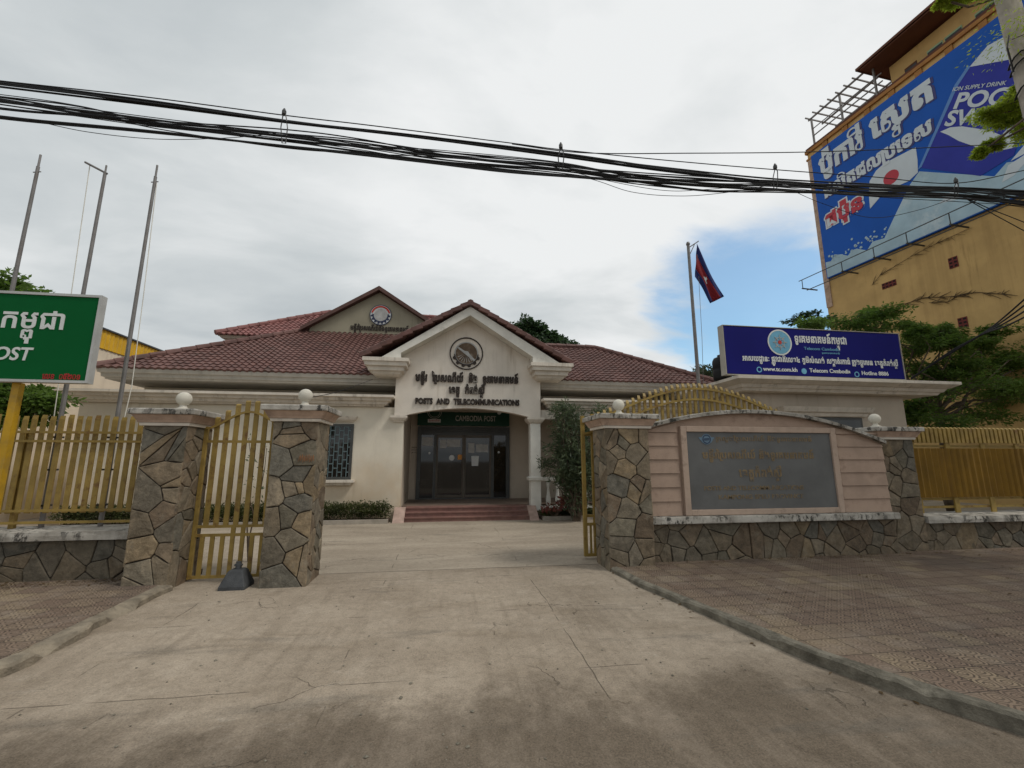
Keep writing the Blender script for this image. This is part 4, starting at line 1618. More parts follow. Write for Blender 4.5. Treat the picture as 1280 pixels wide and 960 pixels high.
fs += [(0, 1, 2, 3, 4), tuple(n * 5 + k for k in (4, 3, 2, 1, 0))]
ac.add(vs, fs)
ac.build('arch_coping', 'concrete_cap', SW)

# ------------------------------------------------------------------ fences and gates
def picket(B, x, y, z0, z1, w=.075, d=.035, cut=.05):
    h = w / 2
    vs = [(x - h, y - d, z0), (x + h, y - d, z0), (x + h, y + d, z0), (x - h, y + d, z0),
          (x - h, y - d, z1 - cut), (x + h, y - d, z1 - cut), (x + h, y + d, z1), (x - h, y + d, z1)]
    B.add(vs, [(0, 3, 2, 1), (4, 5, 6, 7), (0, 1, 5, 4), (1, 2, 6, 5), (2, 3, 7, 6), (3, 0, 4, 7)])


LF = thing('picket_fence', 'mustard steel picket fence on the low wall left of the gate pillars', 'fence', (-7, 6.75, .67))
q = mb()
x = -11.8
while x < -3.86:
    picket(q, x, 6.75, .86, 2.15 + rnd.uniform(-.015, .015), .062, .008, .05)
    x += .108
q.build('pickets', 'gold', LF)
for z in (1.92, 1.80, .895, .745):
    mb().box(-11.9, -3.81, 6.705, 6.728, z - .016, z + .016).build('rail', 'gold', LF)
for x in (-11.2, -9.4, -7.6, -5.62, -3.9):
    mb().box(x - .03, x + .03, 6.79, 6.84, .66, 1.95).build('fence_post', 'gold', LF)

RF = thing('sheet_fence', 'amber sheeted fence with a row of picket tips on the right wall', 'fence', (10, 6.75, .62))
q = mb()
x = 8.12
while x < 20:
    picket(q, x, 6.75, 1.86, 2.15, .06, .02, .03)
    x += .095
q.box(8.04, 20, 6.772, 6.79, 1.87, 2.08)
q.build('pickets', 'gold', RF)
q = mb()
vs, fs = [], []
N = 360
for i in range(N + 1):
    x = 8.04 + 12 * i / N
    y = 6.735 + .02 * math.sin(x / .13 * 2 * math.pi)
    vs += [(x, y, .89), (x, y, 1.76)]
for i in range(N):
    fs.append((2 * i, 2 * i + 2, 2 * i + 3, 2 * i + 1))
q.add(vs, fs)
so = q.build('corrugated_sheet', 'amber', RF)
sm = so.modifiers.new('sheet', 'SOLIDIFY')
sm.thickness = .004
for i in range(9):
    x = 8.35 + i * .78
    mb().box(x - .05, x + .05, 6.762, 6.788, .62, 1.855).build('fence_post', 'gold', RF)
for z in (1.80, .86, .72):
    mb().box(8.04, 20, 6.79, 6.81, z - .02, z + .02).build('rail', 'gold', RF)

PG = thing('pedestrian_gate', 'narrow mustard gate with a domed top between two stone pillars', 'gate', (-2.78, 6.5, 0))
gx0, gx1 = -3.26, -2.28


def dome(x):
    t = (x - (-2.72)) / .5
    return 1.98 + .23 * max(0, math.cos(max(-1, min(1, t)) * math.pi / 2)) ** 1.5


q = mb()
for x in (gx0, gx1):
    q.box(x - .022, x + .022, 6.48, 6.52, .03, 2.0)
for z in (.05, .57, .68, 1.80):
    q.box(gx0 + .023, gx1 - .023, 6.487, 6.513, z - .018, z + .018)
pts = [(gx0 + (gx1 - gx0) * i / 16, 6.47, dome(gx0 + (gx1 - gx0) * i / 16)) for i in range(17)]
for a, b in zip(pts, pts[1:]):
    q.bar(a, b, .022, .028)
q.build('gate_frame', 'gold', PG)
q = mb()
for i in range(7):
    x = gx0 + .125 + i * .122
    picket(q, x, 6.50, .69, dome(x) + (.12 + .05 * math.cos((i - 3.4) / 3.5 * 1.5)), .06, .012, .02)
    picket(q, x - .02, 6.50, .06, .56, .05, .012, .0)
for i in (3, 4):
    x = gx0 + .105 + i * .122
    q.box(x - .026, x + .026, 6.488, 6.512, .585, .665)
q.build('gate_bars', 'gold', PG)

SG = thing('sliding_gate', 'long mustard sliding gate with arched picket top parked behind the pink wall', 'gate', (4.2, 7.0, 0))
sg0, sg1 = 2.24, 6.45


def dome2(x):
    t = max(-1, min(1, (x - 4.35) / 2.1))
    return 2.28 + .62 * math.cos(t * math.pi / 2) ** 1.35


q = mb()
for x in (sg0, sg1, sg0 + .17):
    q.box(x - .028, x + .028, 6.97, 7.03, .04, dome2(x) - .0)
for z in (.06, .53, .66, 1.97):
    q.box(sg0 + .029, sg1 - .029, 6.98, 7.02, z - .022, z + .022)
for off in (-.11, -.30):
    pts = [(sg0 + (sg1 - sg0) * i / 40, 6.965, dome2(sg0 + (sg1 - sg0) * i / 40) + off) for i in range(41)]
    for a, b in zip(pts, pts[1:]):
        q.bar(a, b, .02, .035)
q.build('gate_frame', 'gold', SG)
q = mb()
x = sg0 + .29
while x < sg1 - .05:
    picket(q, x, 7.0, .68, dome2(x), .046, .016, .06)
    x += .105
x = sg0 + .09
while x < sg1 - .05:
    picket(q, x, 7.0, .07, .52, .03, .012, 0)
    x += .105
q.build('gate_bars', 'gold', SG)

# ------------------------------------------------------------------ weight block at the narrow gate
WB = thing('gate_weight', 'dark cast weight block with a stub handle at the foot of the narrow gate', 'block', (-2.5, 6.22, 0))
q = mb()
q.sqlathe(-2.585, -2.485, 6.105, 6.195, [(.10, -.02), (.10, .035), (.035, .205), (.015, .215)])
q.build('block', 'block', WB, bevel=.012)
q = mb()
q.tube([(-2.535, 6.15, .21), (-2.535, 6.15, .30)], [.035, .03], 10)
q.tube([(-2.58, 6.15, .26), (-2.49, 6.15, .26)], .014, 8)
q.build('handle', 'block', WB)

# ------------------------------------------------------------------ flagpoles behind the left fence
def flagpole(x, top, label, arm=None, base=.67, y=6.86, rope=False):
    p = thing('flagpole', label, 'flagpole', (x, y, base), 'bare flagpoles on the left wall')
    q = mb()
    q.tube([(x, y, base - .02), (x, y, 2.3), (x, y, top)], [.030, .028, .021], 10)
    q.build('pole', 'steel', p)
    q = mb()
    for z in (.95, 1.42, 1.86):
        q.box(x - .055, x + .055, y - .06, y + .045, z - .012, z + .012)
    q.build('clamp', 'darkmetal', p)
    q = mb()
    if arm:
        q.tube([(x + .03, y, top - .02), (x - arm, y - .02, top + .13)], .016, 6)
        q.tube([(x, y, top), (x, y, top + .12)], .012, 6)
        q.build('arm', 'steel', p)
    else:
        q.tube([(x, y, top), (x, y, top + .2)], .014, 6)
        q.tube([(x - .05, y, top - .1), (x + .05, y, top - .08)], .008, 6)
        q.build('pulley_stub', 'steel', p)
    q = mb()
    if arm:
        q.tube([(x - arm * .8, y, top + .1), (x - arm * .55, y, 4), (x - .06, y, 1.5)], .006, 5)
    elif rope:
        q.tube([(x + .03, y, top - .1), (x + .09, y, 4), (x + .12, y, 2.6), (x + .05, y, 1.5)], .006, 5)
    if q.v:
        q.build('halyard', 'white', p)
    return p


flagpole(-6.22, 5.92, 'leftmost bare grey flagpole rising behind the green sign')
flagpole(-5.32, 5.92, 'bare grey flagpole with a slanted arm at its top', arm=.28)
flagpole(-4.62, 5.92, 'bare grey flagpole with loose halyard nearest the stone pillar', rope=True)

# flagpole with the national flag
fx_, fy_ = 5.35, 8.5
FPo = thing('flagpole', 'grey flagpole with braced arm carrying the hanging flag, behind the sliding gate', 'flagpole', (fx_, fy_, 0))
q = mb()
q.tube([(fx_, fy_, -.02), (fx_, fy_, 6.4)], [.045, .032], 10)
q.lathe([(.04, 6.40), (.045, 6.43), (.03, 6.47), (.005, 6.48)], (fx_, fy_, 0), 10)
q.build('pole', 'steel', FPo)
q = mb()
q.tube([(fx_, fy_, 6.33), (fx_ + .27, fy_, 6.52)], .012, 6)
q.tube([(fx_, fy_, 6.12), (fx_ + .17, fy_, 6.45)], .009, 6)
q.build('arm', 'steel', FPo)
q = mb(); q.tube([(fx_ + .23, fy_ + .01, 6.46), (fx_ + .17, fy_ + .01, 4.2), (fx_ + .04, fy_ + .01, 1.6)], .005, 5); q.build('halyard', 'steel', FPo)
FL = thing('flag', 'limp blue and red flag with white temple hanging from the pole arm', 'flag', (5.55, 8.5, 6.44))


def flagpt(u, v):
    h0, h1 = Vector((5.57, 8.5, 6.44)), Vector((5.46, 8.5, 5.64))
    f0, f1 = Vector((6.10, 8.46, 5.20)), Vector((5.80, 8.52, 5.02))
    p = (h1.lerp(h0, v)).lerp(f1.lerp(f0, v), u)
    p.z += .10 * math.sin(u * math.pi) * (.5 - v) * 1.2
    p.x += .05 * math.sin(u * 5 + v * 3) * u * .5
    p.y += .03 * math.sin(v * 11 + u * 4) * (.35 + .65 * u)
    return p


def flagstrip(name, mat, v0, v1, u0=0.0, u1=1.0, off=0.0):
    q = mb()
    nu, nv = 18, 8
    vs = []
    for i in range(nu + 1):
        for j in range(nv + 1):
            p = flagpt(u0 + (u1 - u0) * i / nu, v0 + (v1 - v0) * j / nv)
            p.y -= off
            vs.append(p)
    q.add(vs, [(i * (nv + 1) + j, (i + 1) * (nv + 1) + j, (i + 1) * (nv + 1) + j + 1, i * (nv + 1) + j + 1) for i in range(nu) for j in range(nv)])
    o = q.build(name, mat, FL, smooth=True)
    s_ = o.modifiers.new('cloth', 'SOLIDIFY')
    s_.thickness = .003


flagstrip('upper_stripe', 'flagblue', .70, 1)
flagstrip('middle_stripe', 'flagred', .25, .70)
flagstrip('lower_stripe', 'flagblue', 0, .25)
flagstrip('temple_emblem', 'paper', .42, .50, .40, .58, .006)
flagstrip('temple_emblem', 'paper', .50, .62, .46, .52, .006)

# ------------------------------------------------------------------ green sign on yellow posts
GS = thing('post_sign', 'large green sign with white lettering on yellow posts at the left edge', 'sign', (-5.06, 5.98, 0))
q = mb(); q.box(-7.2, -4.43, 5.965, 6.03, 2.515, 3.585); po_ = q.build('sign_panel', 'green', GS)
q = mb()
for a, b, c, d in ((-7.22, -4.40, 2.48, 2.512), (-7.22, -4.40, 3.588, 3.62), (-4.428, -4.40, 2.512, 3.588), (-7.22, -7.202, 2.512, 3.588)):
    q.box(a, b, 5.95, 6.045, c, d)
q.build('sign_frame', 'signframe', GS)
FGs = Fr((0, 5.965, 0))
q = mb()
lettering(q, FGs, 'ប្រៃសណីយ៍ កម្ពុជា', -6.95, at(80, 420, 5.96).x, at(60, 411, 5.96).z, .20, .001, .006, .018)
lettering(q, FGs, 'CAMBODIA POST', -6.75, at(37, 450, 5.96).x, at(30, 450, 5.96).z, .155, .001, .006, .02, .12)
q.build('lettering', 'signwhite', po_)
q = mb()
lettering(q, FGs, 'លេខ  ០៥២០១', at(52, 474, 5.96).x, at(100, 474, 5.96).x, at(80, 474, 5.96).z, .06, .001, .006, .02)
q.build('lettering', 'red', po_)
for x in (-5.22, -6.8):
    mb().box(x - .04, x + .04, 6.03, 6.10, .05, 2.48).build('post', 'post_yellow', GS)
    q = mb()
    q.sqlathe(x - .16, x + .05, 5.98, 6.2, [(.04, .0), (.0, .20), (-.06, .22)])
    q.build('post_footing', 'kerb', GS, bevel=.01)

# ------------------------------------------------------------------ guardhouse and the blue sign on it
GH = thing('guardhouse', 'low beige guardhouse with a moulded flat slab roof behind the pink wall', 'building', (10, 11, 0))
q = mb()
q.box(7.5, 12.3, 10.0, 10.2, -.05, 3.26)
q.box(7.5, 7.7, 10.2, 13.0, -.05, 3.26)
q.box(12.1, 12.3, 10.2, 13.0, -.05, 3.26)
q.box(7.7, 12.1, 12.8, 13.0, -.05, 3.26)
q.build('wall', 'inner', GH)
q = mb()
q.sqlathe(7.35, 13.0, 9.75, 13.2, [(-.2, 3.261), (.05, 3.265), (.10, 3.33), (.14, 3.34), (.20, 3.42), (.25, 3.43), (.38, 3.50), (.40, 3.51), (.40, 3.585), (-.2, 3.60)])
q.build('slab_roof', 'trim', GH)
q = mb()
q.sqlathe(8.6, 10.95, 9.93, 10.01, [(0, 2.66), (.03, 2.68), (.06, 2.75), (.12, 2.78), (.16, 2.86), (.18, 2.90), (0, 2.91)])
q.build('head_moulding', 'trim', GH)
q = mb(); q.box(8.65, 10.9, 9.97, 9.998, 1.3, 2.655); wgo = q.build('window', 'doorframe', GH)
q = mb(); q.box(8.72, 10.83, 9.96, 9.968, 1.36, 2.58); q.build('pane', 'glass', wgo)

TS = thing('telecom_sign', 'wide deep blue sign with round emblem standing on the guardhouse roof', 'sign', (9.7, 9.75, 3.6))
a, b = at(908.5, 470, 9.7), at(1138, 477, 9.7)
tx0, tx1, tz0, tz1 = a.x, b.x - .12, 3.66, 4.96
q = mb(); q.box(tx0 + .03, tx1 - .03, 9.71, 9.90, tz0 + .03, tz1 - .03); tso = q.build('sign_panel', 'blue', TS)
q = mb()
for c in ((tx0, tx1, tz0, tz0 + .016), (tx0, tx1, tz1 - .016, tz1), (tx0, tx0 + .016, tz0 + .0165, tz1 - .0165), (tx1 - .016, tx1, tz0 + .0165, tz1 - .0165)):
    q.box(c[0], c[1], 9.70, 9.91, c[2], c[3])
q.build('sign_frame', 'fascia', TS)
for x in (tx0 + .4, (tx0 + tx1) / 2, tx1 - .4):
    mb().box(x - .04, x + .04, 9.75, 9.85, 3.59, tz0).build('foot', 'darkmetal', TS)
FT = Fr((0, 9.71, 0))
q = mb()


def ttx(B, t, xa, xb, ya_, yb_, h, bo=.02):
    A, B2 = at(xa, ya_, 9.71), at(xb, yb_, 9.71)
    z = (A.z + B2.z) / 2
    lettering(B, FT, t, A.x, B2.x, z, h, .001, .006, bo)


ttx(q, 'ទូរគមនាគមន៍កម្ពុជា', 993, 1059, 427, 431, .17, .03)
ttx(q, 'អាសយដ្ឋានៈ ផ្លូវជាតិលេខ៤ ភូមិសំណង់ សង្កាត់រកាធំ ក្រុងច្បារមន ខេត្តកំពង់ស្ពឺ', 928, 1123, 449, 459, .115, .03)
ttx(q, 'www.tc.com.kh', 954, 997, 463, 465, .10, .02)
ttx(q, 'Telecom Cambodia', 1012, 1063, 465, 467, .10, .02)
ttx(q, 'Hotline 8886', 1077, 1111, 468, 470, .10, .02)
q.build('lettering', 'signwhite', tso)
q = mb()
ttx(q, 'Telecom Cambodia', 1005, 1050, 437, 439, .075, .008)
ttx(q, 'ទូរគមនាគមន៍', 1027, 1050, 442, 443, .035, .01)
q.build('lettering', 'bluelight', tso)
q = mb()
c0 = at(974.5, 428, 9.71)
q.plate(FT, [circle(c0.x, c0.z, .345, 40), circle(c0.x, c0.z, .31, 40)], .001, .008)
emo2 = q.build('emblem', 'signwhite', tso)
q = mb(); q.plate(FT, [circle(c0.x, c0.z, .305, 36)], .001, .007); q.build('disc', 'bluelight', emo2)
q = mb()
for k in range(8):
    a = k * math.pi / 4
    q.bar((c0.x + .08 * math.cos(a), 9.70, c0.z + .08 * math.sin(a)), (c0.x + .2 * math.cos(a), 9.70, c0.z + .2 * math.sin(a)), .012, .02)
q.plate(FT, [circle(c0.x, c0.z, .14, 24), circle(c0.x, c0.z, .12, 24)], .0075, .012)
q.build('rays', 'emblemgrey', emo2)
q = mb(); q.plate(FT, [circle(c0.x, c0.z, .055, 16)], .0075, .013); q.build('core', 'emblemred', emo2)
for px_, py_ in ((949, 462), (1005, 464), (1071, 468)):
    q = mb()
    c1 = at(px_, py_, 9.71)
    q.plate(FT, [circle(c1.x, c1.z, .075, 20), circle(c1.x, c1.z, .05, 20)] if px_ != 1005 else [circle(c1.x, c1.z, .075, 20)], .001, .006)
    q.build('icon', 'bluelight', tso)
TK = thing('water_tank', 'small black tank on the guardhouse roof at the blue sign\'s left end', 'tank', (7.15, 10.2, 3.6))
q = mb()
q.lathe([(.19, 0), (.21, .05), (.21, .28), (.2, .30), (.21, .32), (.21, .52), (.17, .60), (.07, .64)], (7.1, 10.2, 3.6), 18)
q.build('tank_body', 'black', TK, smooth=True)
mb().lathe([(.07, 0), (.08, .01), (.08, .04), (.06, .05)], (7.1, 10.2, 4.24), 14).build('lid', 'darkmetal', TK)

# ------------------------------------------------------------------ yellow building with the billboard on the right
AN = rad(5)
BO = Vector((18.6, 18.0, 0))
BU = Vector((math.sin(AN), -math.cos(AN), 0))          # along the side wall, coming towards the street
FB = Fr(BO, BU, (0, 0, 1))                             # its normal looks towards the post office
YB = thing('yellow_building', 'tall yellow building with roof terrace standing at the right behind the fence', 'building', tuple(BO))
H0 = 17.55


def fbox(B, u0, u1, z0, z1, d0, d1):
    vs = [FB.p(u, z, d) for d in (d1, d0) for u, z in ((u0, z0), (u1, z0), (u1, z1), (u0, z1))]
    return B.add(vs, [(0, 1, 2, 3), (7, 6, 5, 4), (4, 5, 1, 0), (5, 6, 2, 1), (6, 7, 3, 2), (7, 4, 0, 3)])


fbox(mb(), 0, 13.5, -.1, H0, -10, 0).build('wall', 'yellowwall', YB)
q = mb(); fbox(q, -.06, 13.56, H0 + .001, H0 + .16, -10.06, .10); fbox(q, -.06, 13.56, H0 - .38, H0 - .28, -.02, .06); q.build('parapet', 'orangeband', YB)
q = mb(); fbox(q, -.03, 13.53, H0 + .161, H0 + .30, -10.03, .05); q.build('parapet_band', 'brownred', YB)
for k in range(12):
    q = mb(); fbox(q, .9 + k * 1.05, 1.15 + k * 1.05, H0 - .27, H0 - .02, .001, .07); q.build('parapet_bracket', 'orangeband', YB)
fbox(mb(), 3.9, 13.5, H0 + .3, 19.15, -9, -.55).build('penthouse', 'yellowwall', YB)
q = mb()
rs = [FB.p(3.25, 19.45, .55), FB.p(13.8, 19.45, .55), FB.p(13.8, 21.6, -4.8), FB.p(6.5, 21.6, -4.8), FB.p(3.25, 19.45, -9.5), FB.p(13.8, 19.45, -9.5)]
lower = [p - Vector((0, 0, .12)) for p in rs]
q.add(rs + lower, [(0, 1, 2, 3), (0, 3, 4), (3, 2, 5, 4), (6, 9, 8, 7), (6, 10, 9), (0, 6, 7, 1), (4, 10, 6, 0)])
q.build('terrace_roof', 'brownred', YB)
q = mb(); fbox(q, 3.4, 13.6, 19.26, 19.32, -9, .48); q.build('eave_soffit', 'brownred', YB)
q = mb(); fbox(q, .0, .29, 9.0, H0 - .4, .001, .05); q.build('corner_strip', 'cap_pink', YB)
for u0, u1, mt_ in ((4.45, 4.92, 'brownred'), (5.3, 5.86, 'paleg'), (5.92, 6.5, 'paleg'), (6.9, 7.5, 'paleg'), (7.6, 8.2, 'paleg')):
    q = mb(); fbox(q, u0, u1, 17.95, 18.5, -.56, -.53); wq = q.build('window', mt_, YB)
    q = mb()
    fbox(q, u0 + .02, u1 - .02, 18.32, 18.42, -.535, -.525)
    q.build('louvre', 'darkmetal', wq)
q = mb()
for d in (0.0, -.9, -1.8):
    q.bar(FB.p(.3, 19.36, d), FB.p(3.7, 19.45, d), .06, .08)
for k in range(9):
    u = .35 + k * .42
    q.bar(FB.p(u, 19.43, .25), FB.p(u, 19.43, -2.2), .05, .06)
for u in (.45, 2.0, 3.6):
    q.bar(FB.p(u, H0 + .3, -.02), FB.p(u, 19.36, -.02), .07, .07)
    q.bar(FB.p(u, H0 + .3, -1.8), FB.p(u, 19.36, -1.8), .07, .07)
q.bar(FB.p(.45, 18.35, -.02), FB.p(3.9, 18.35, -.02), .04, .05)
q.bar(FB.p(.45, 18.75, -.02), FB.p(3.9, 18.75, -.02), .03, .04)
q.build('terrace_frame', 'steel', YB)
for u0, u1, z0, z1 in ((2.59, 3.16, 8.94, 9.2), (5.03, 5.32, 8.8, 9.23), (4.98, 5.27, 6.42, 6.83)):
    q = mb(); fbox(q, u0, u1, z0, z1, .0, .02); vo_ = q.build('vent', 'vent', YB)
    q = mb()
    nu, nz = (4, 2) if u1 - u0 > .4 else (2, 3)
    for i in range(nu):
        for j in range(nz):
            ua_, za_ = u0 + (i + .2) * (u1 - u0) / nu, z0 + (j + .25) * (z1 - z0) / nz
            fbox(q, ua_, ua_ + .6 * (u1 - u0) / nu, za_, za_ + .5 * (z1 - z0) / nz, .021, .024)
    q.build('vent_slots', 'dark', vo_)

for pts, r in (([(3.0, 8.0), (4.1, 8.0), (5.0, 7.7), (5.7, 7.6), (6.5, 7.2)], .035), ([(2.2, 9.3), (2.6, 9.6), (3.9, 9.9), (4.8, 10.0), (5.7, 10.05)], .02), ([(4.2, 7.75), (4.8, 7.55), (5.2, 7.7)], .025)):
    q = mb()
    rv = random.Random(int(r * 1000))
    P_ = [FB.p(u, z, .04) for u, z in pts]
    for a, b in zip(P_, P_[1:]):
        for k in range(9):
            p0 = a.lerp(b, rv.random())
            q.tube([p0, p0 + (b - a).normalized() * rv.uniform(.1, .45) + Vector((0, 0, rv.uniform(-.22, .22)))], [r * .4, r * .2], 5)
    q.tube(P_, r * .4, 6)
    q.build('dry_creeper', 'bracken', YB)
BB = thing('billboard', 'huge blue drink billboard with Khmer lettering and a bottle on the yellow wall', 'billboard', tuple(BO + Vector((0, 0, 14))))
bz0, bz1 = 10.42, 17.2
q = mb(); fbox(q, .30, 13.3, bz0, bz1, .02, .16); bbo = q.build('panel', 'bb_blue', BB)


def art(name, mat, loops, d, t=.008, parent=None):
    q = mb()
    for l in loops:
        q.plate(FB, l if isinstance(l[0], list) else [l], .161, .161 + d * .006 + t)
    return q.build(name, mat, parent or bbo)


ice = [(4.33, 12.84), (4.73, 13.19), (6.26, 11.96), (6.84, 11.49), (7.21, 11.77), (7.54, 11.6), (8.6, 12.3), (13.2, 12.6), (13.2, 10.46), (.34, 10.46), (.34, 11.26), (.6, 11.2), (.89, 11.4), (1.15, 11.3), (1.45, 11.08), (1.68, 11.25), (1.89, 11.22), (2.32, 10.92), (2.6, 11.2), (3.09, 11.11), (3.5, 11.7)]
art('ice_print', 'bb_pale', [ice], 0)
rf = random.Random(3)
fac = []
for k in range(26):
    u, z = rf.uniform(3.4, 12.5), rf.uniform(10.6, 12.2)
    if z > 10.6 + (u - 2.6) * .75:
        continue
    fac.append([(u + rf.uniform(-.55, -.2), z + rf.uniform(-.15, .1)), (u + rf.uniform(.1, .3), z + rf.uniform(-.2, -.05)), (u + rf.uniform(.3, .9), z + rf.uniform(.2, .55)), (u + rf.uniform(-.1, .15), z + rf.uniform(.15, .4))])
for f_ in fac[::2]:
    art('ice_facet', 'bb_white', [f_], 1)
spl = [circle(rf.uniform(.5, 3.3), 11.15 + abs(rf.gauss(0, .28)), rf.uniform(.02, .07), 7) for k in range(46)]
art('splash_print', 'bb_pale', spl, 1)
btl = [(4.80, 13.30), (6.36, 15.71), (6.81, 16.10), (7.38, 16.38), (7.82, 16.27), (9.3, 15.4), (9.6, 14.6), (7.84, 12.95), (7.42, 11.9), (6.49, 11.75)]
art('bottle_print', 'bb_deep', [btl], 1)
art('bottle_edge_print', 'bb_mid', [[(4.70, 13.28), (6.30, 15.76), (6.78, 16.16), (6.84, 16.06), (6.40, 15.66), (4.84, 13.32)]], 2)
art('bottle_cap_print', 'bb_white', [[(6.81, 16.06), (7.38, 16.38), (7.85, 16.27), (9.0, 15.6), (8.7, 14.9), (7.77, 15.37)]], 2)
sw_ = [(5.62, 14.29), (5.94, 14.22), (6.28, 13.98), (6.98, 13.22), (7.23, 12.82), (7.5, 13.0), (7.85, 13.6), (7.7, 12.7), (7.42, 12.17), (7.14, 12.30), (6.58, 12.84), (6.1, 13.5), (5.85, 13.95)]
art('swoosh_print', 'bb_white', [sw_], 2)
art('wave_print', 'bb_white', [[(2.87, 14.02), (3.2, 14.32), (3.55, 14.42), (4.76, 14.28), (4.74, 13.7), (4.68, 13.18), (4.33, 13.03), (3.8, 13.1), (3.22, 13.05), (2.71, 12.75), (2.75, 13.4)]], 1)
art('dot_print', 'bb_red', [circle(3.72, 13.62, .31, 28)], 2)
q = mb()
FBL = Fr(FB.p(0, 0, .165), BU, (0, 0, 1))
k1 = ('ប៉ូការី', .68, 2.85, 15.82, .82), ('ស្វេត', 3.22, 5.68, 15.86, .86), ('ផលិតផលប្រទេស', .72, 5.42, 14.52, .52)
sd = mb()
for t, a, b, z, h in k1:
    lettering(q, FBL, t, a, b, z, h, .001, .02, .05)
    lettering(sd, FBL, t, a + .05, b + .08, z - .05, h, -.002, .008, .06)
q.build('lettering', 'bb_white', bbo)
sd.build('lettering_outline', 'bb_shadow', bbo)
q = mb(); lettering(q, FBL, 'ជប៉ុន', .62, 2.5, 13.0, .58, .001, .014, .12); q.build('lettering_outline', 'bb_white', bbo)
q = mb(); lettering(q, FBL, 'ជប៉ុន', .62, 2.5, 13.0, .58, .008, .026, .045); q.build('lettering', 'bb_red', bbo)
ca, sa = math.cos(rad(-37)), math.sin(rad(-37))
FBT = Fr(FB.p(0, 0, .18), BU * ca + Vector((0, 0, sa)), BU * -sa + Vector((0, 0, ca)))


def loc(u, z):
    return u * ca + z * sa, -u * sa + z * ca


q = mb()
for t, (u, z), wd, h in (('ION SUPPLY DRINK', (6.20, 15.58), 1.75, .13), ('POCARI', (6.11, 14.90), 3.0, .50), ('SWEAT', (5.76, 14.44), 2.75, .50)):
    lu, lz = loc(u, z)
    lettering(q, FBT, t, lu, lu + wd, lz, h, .001, .012, .03 if h > .2 else .01, -.12)
q.build('lettering', 'bb_white', bbo)
q = mb()
for u in (-.42, 1.66, 3.08, 4.36, 5.8, 7.3, 8.9, 10.5):
    q.bar(FB.p(u, 10.12, .0), FB.p(u, 10.12, .95), .05, .05)
    q.bar(FB.p(u, 10.12, .9), FB.p(u, 10.58, .9), .025, .025)
q.bar(FB.p(-.6, 10.58, .9), FB.p(12, 10.58, .9), .03, .03)
q.bar(FB.p(-.6, 10.14, .45), FB.p(12, 10.14, .45), .04, .03)
q.build('service_rail', 'darkmetal', BB)

# ------------------------------------------------------------------ pale building beyond the left end of the yard
LB = thing('side_building', 'pale peach building with a yellow sheet parapet beyond the left yard', 'building', (-11, 14, 0))
q = mb(); q.box(-16, -11.0, 7.6, 34, -.1, 5.05); q.build('wall', 'leftwall', LB)
q = mb()
vs, fs = [], []
N = 300
for i in range(N + 1):
    y = 7.5 + 26.6 * i / N
    x = -10.98 + .02 * math.sin(i * math.pi)
    x = -10.97 + (.02 if i % 2 else -.005)
    vs += [(x, y, 5.06), (x, y, 5.66)]
for i in range(N):
    fs.append((2 * i, 2 * i + 2, 2 * i + 3, 2 * i + 1))
q.add(vs, fs)
q.box(-16, -10.999, 7.5, 34.1, 5.051, 5.655)
q.build('sheet_parapet', 'yellowsheet', LB)
q = mb(); q.box(-11.05, -10.9, 7.48, 34.1, 5.662, 5.71); q.build('parapet_cap', 'darkmetal', LB)

# ------------------------------------------------------------------ plants
def leaves(B, c, r, n, size, rr, flat=1.0, shell=.55, droop=.2, asp=2.2, squash=None):
    c = Vector(c)
    R_ = Vector(r) if not isinstance(r, (int, float)) else Vector((r, r, r))
    vs, fs = B.v, B.f
    for _ in range(n):
        d = Vector((rr.gauss(0, 1), rr.gauss(0, 1), rr.gauss(0, 1)))
        if d.length < 1e-3:
            continue
        d.normalize()
        k = rr.uniform(shell, 1.0) ** .6
        k *= 1 + .18 * math.sin(d.x * 7 + c.x * 3) * math.cos(d.y * 6 + d.z * 5 + c.y)
        p = c + Vector((d.x * R_.x, d.y * R_.y, d.z * R_.z)) * k
        t = Vector((d.x + rr.gauss(0, .7), d.y + rr.gauss(0, .7), (d.z * .5 + rr.gauss(0, .5)) * flat - droop)).normalized()
        nrm_ = Vector((rr.gauss(0, .6), rr.gauss(0, .6), 1.0 if flat < .8 else rr.gauss(.4, .7)))
        s_ = t.cross(nrm_)
        if s_.length < 1e-3:
            continue
        s_.normalize()
        ln = size * rr.uniform(.6, 1.3)
        w_ = ln / asp
        b0 = len(vs)
        nn = s_.cross(t)
        vs += [p, p + t * ln * .5 + s_ * w_ * .5 + nn * ln * .06, p + t * ln, p + t * ln * .5 - s_ * w_ * .5 + nn * ln * .06]
        fs.append((b0, b0 + 1, b0 + 2, b0 + 3))


def branch(B, a, b, r0, r1, rr, wob=.1, n=5):
    a, b = Vector(a), Vector(b)
    pts = []
    for i in range(n + 1):
        t = i / n
        p = a.lerp(b, t)
        if 0 < i < n:
            p += Vector((rr.uniform(-1, 1), rr.uniform(-1, 1), rr.uniform(-.5, 1))) * wob * (b - a).length * .3
        pts.append(p)
    B.tube(pts, [r0 + (r1 - r0) * i / n for i in range(n + 1)], 7)
    return pts


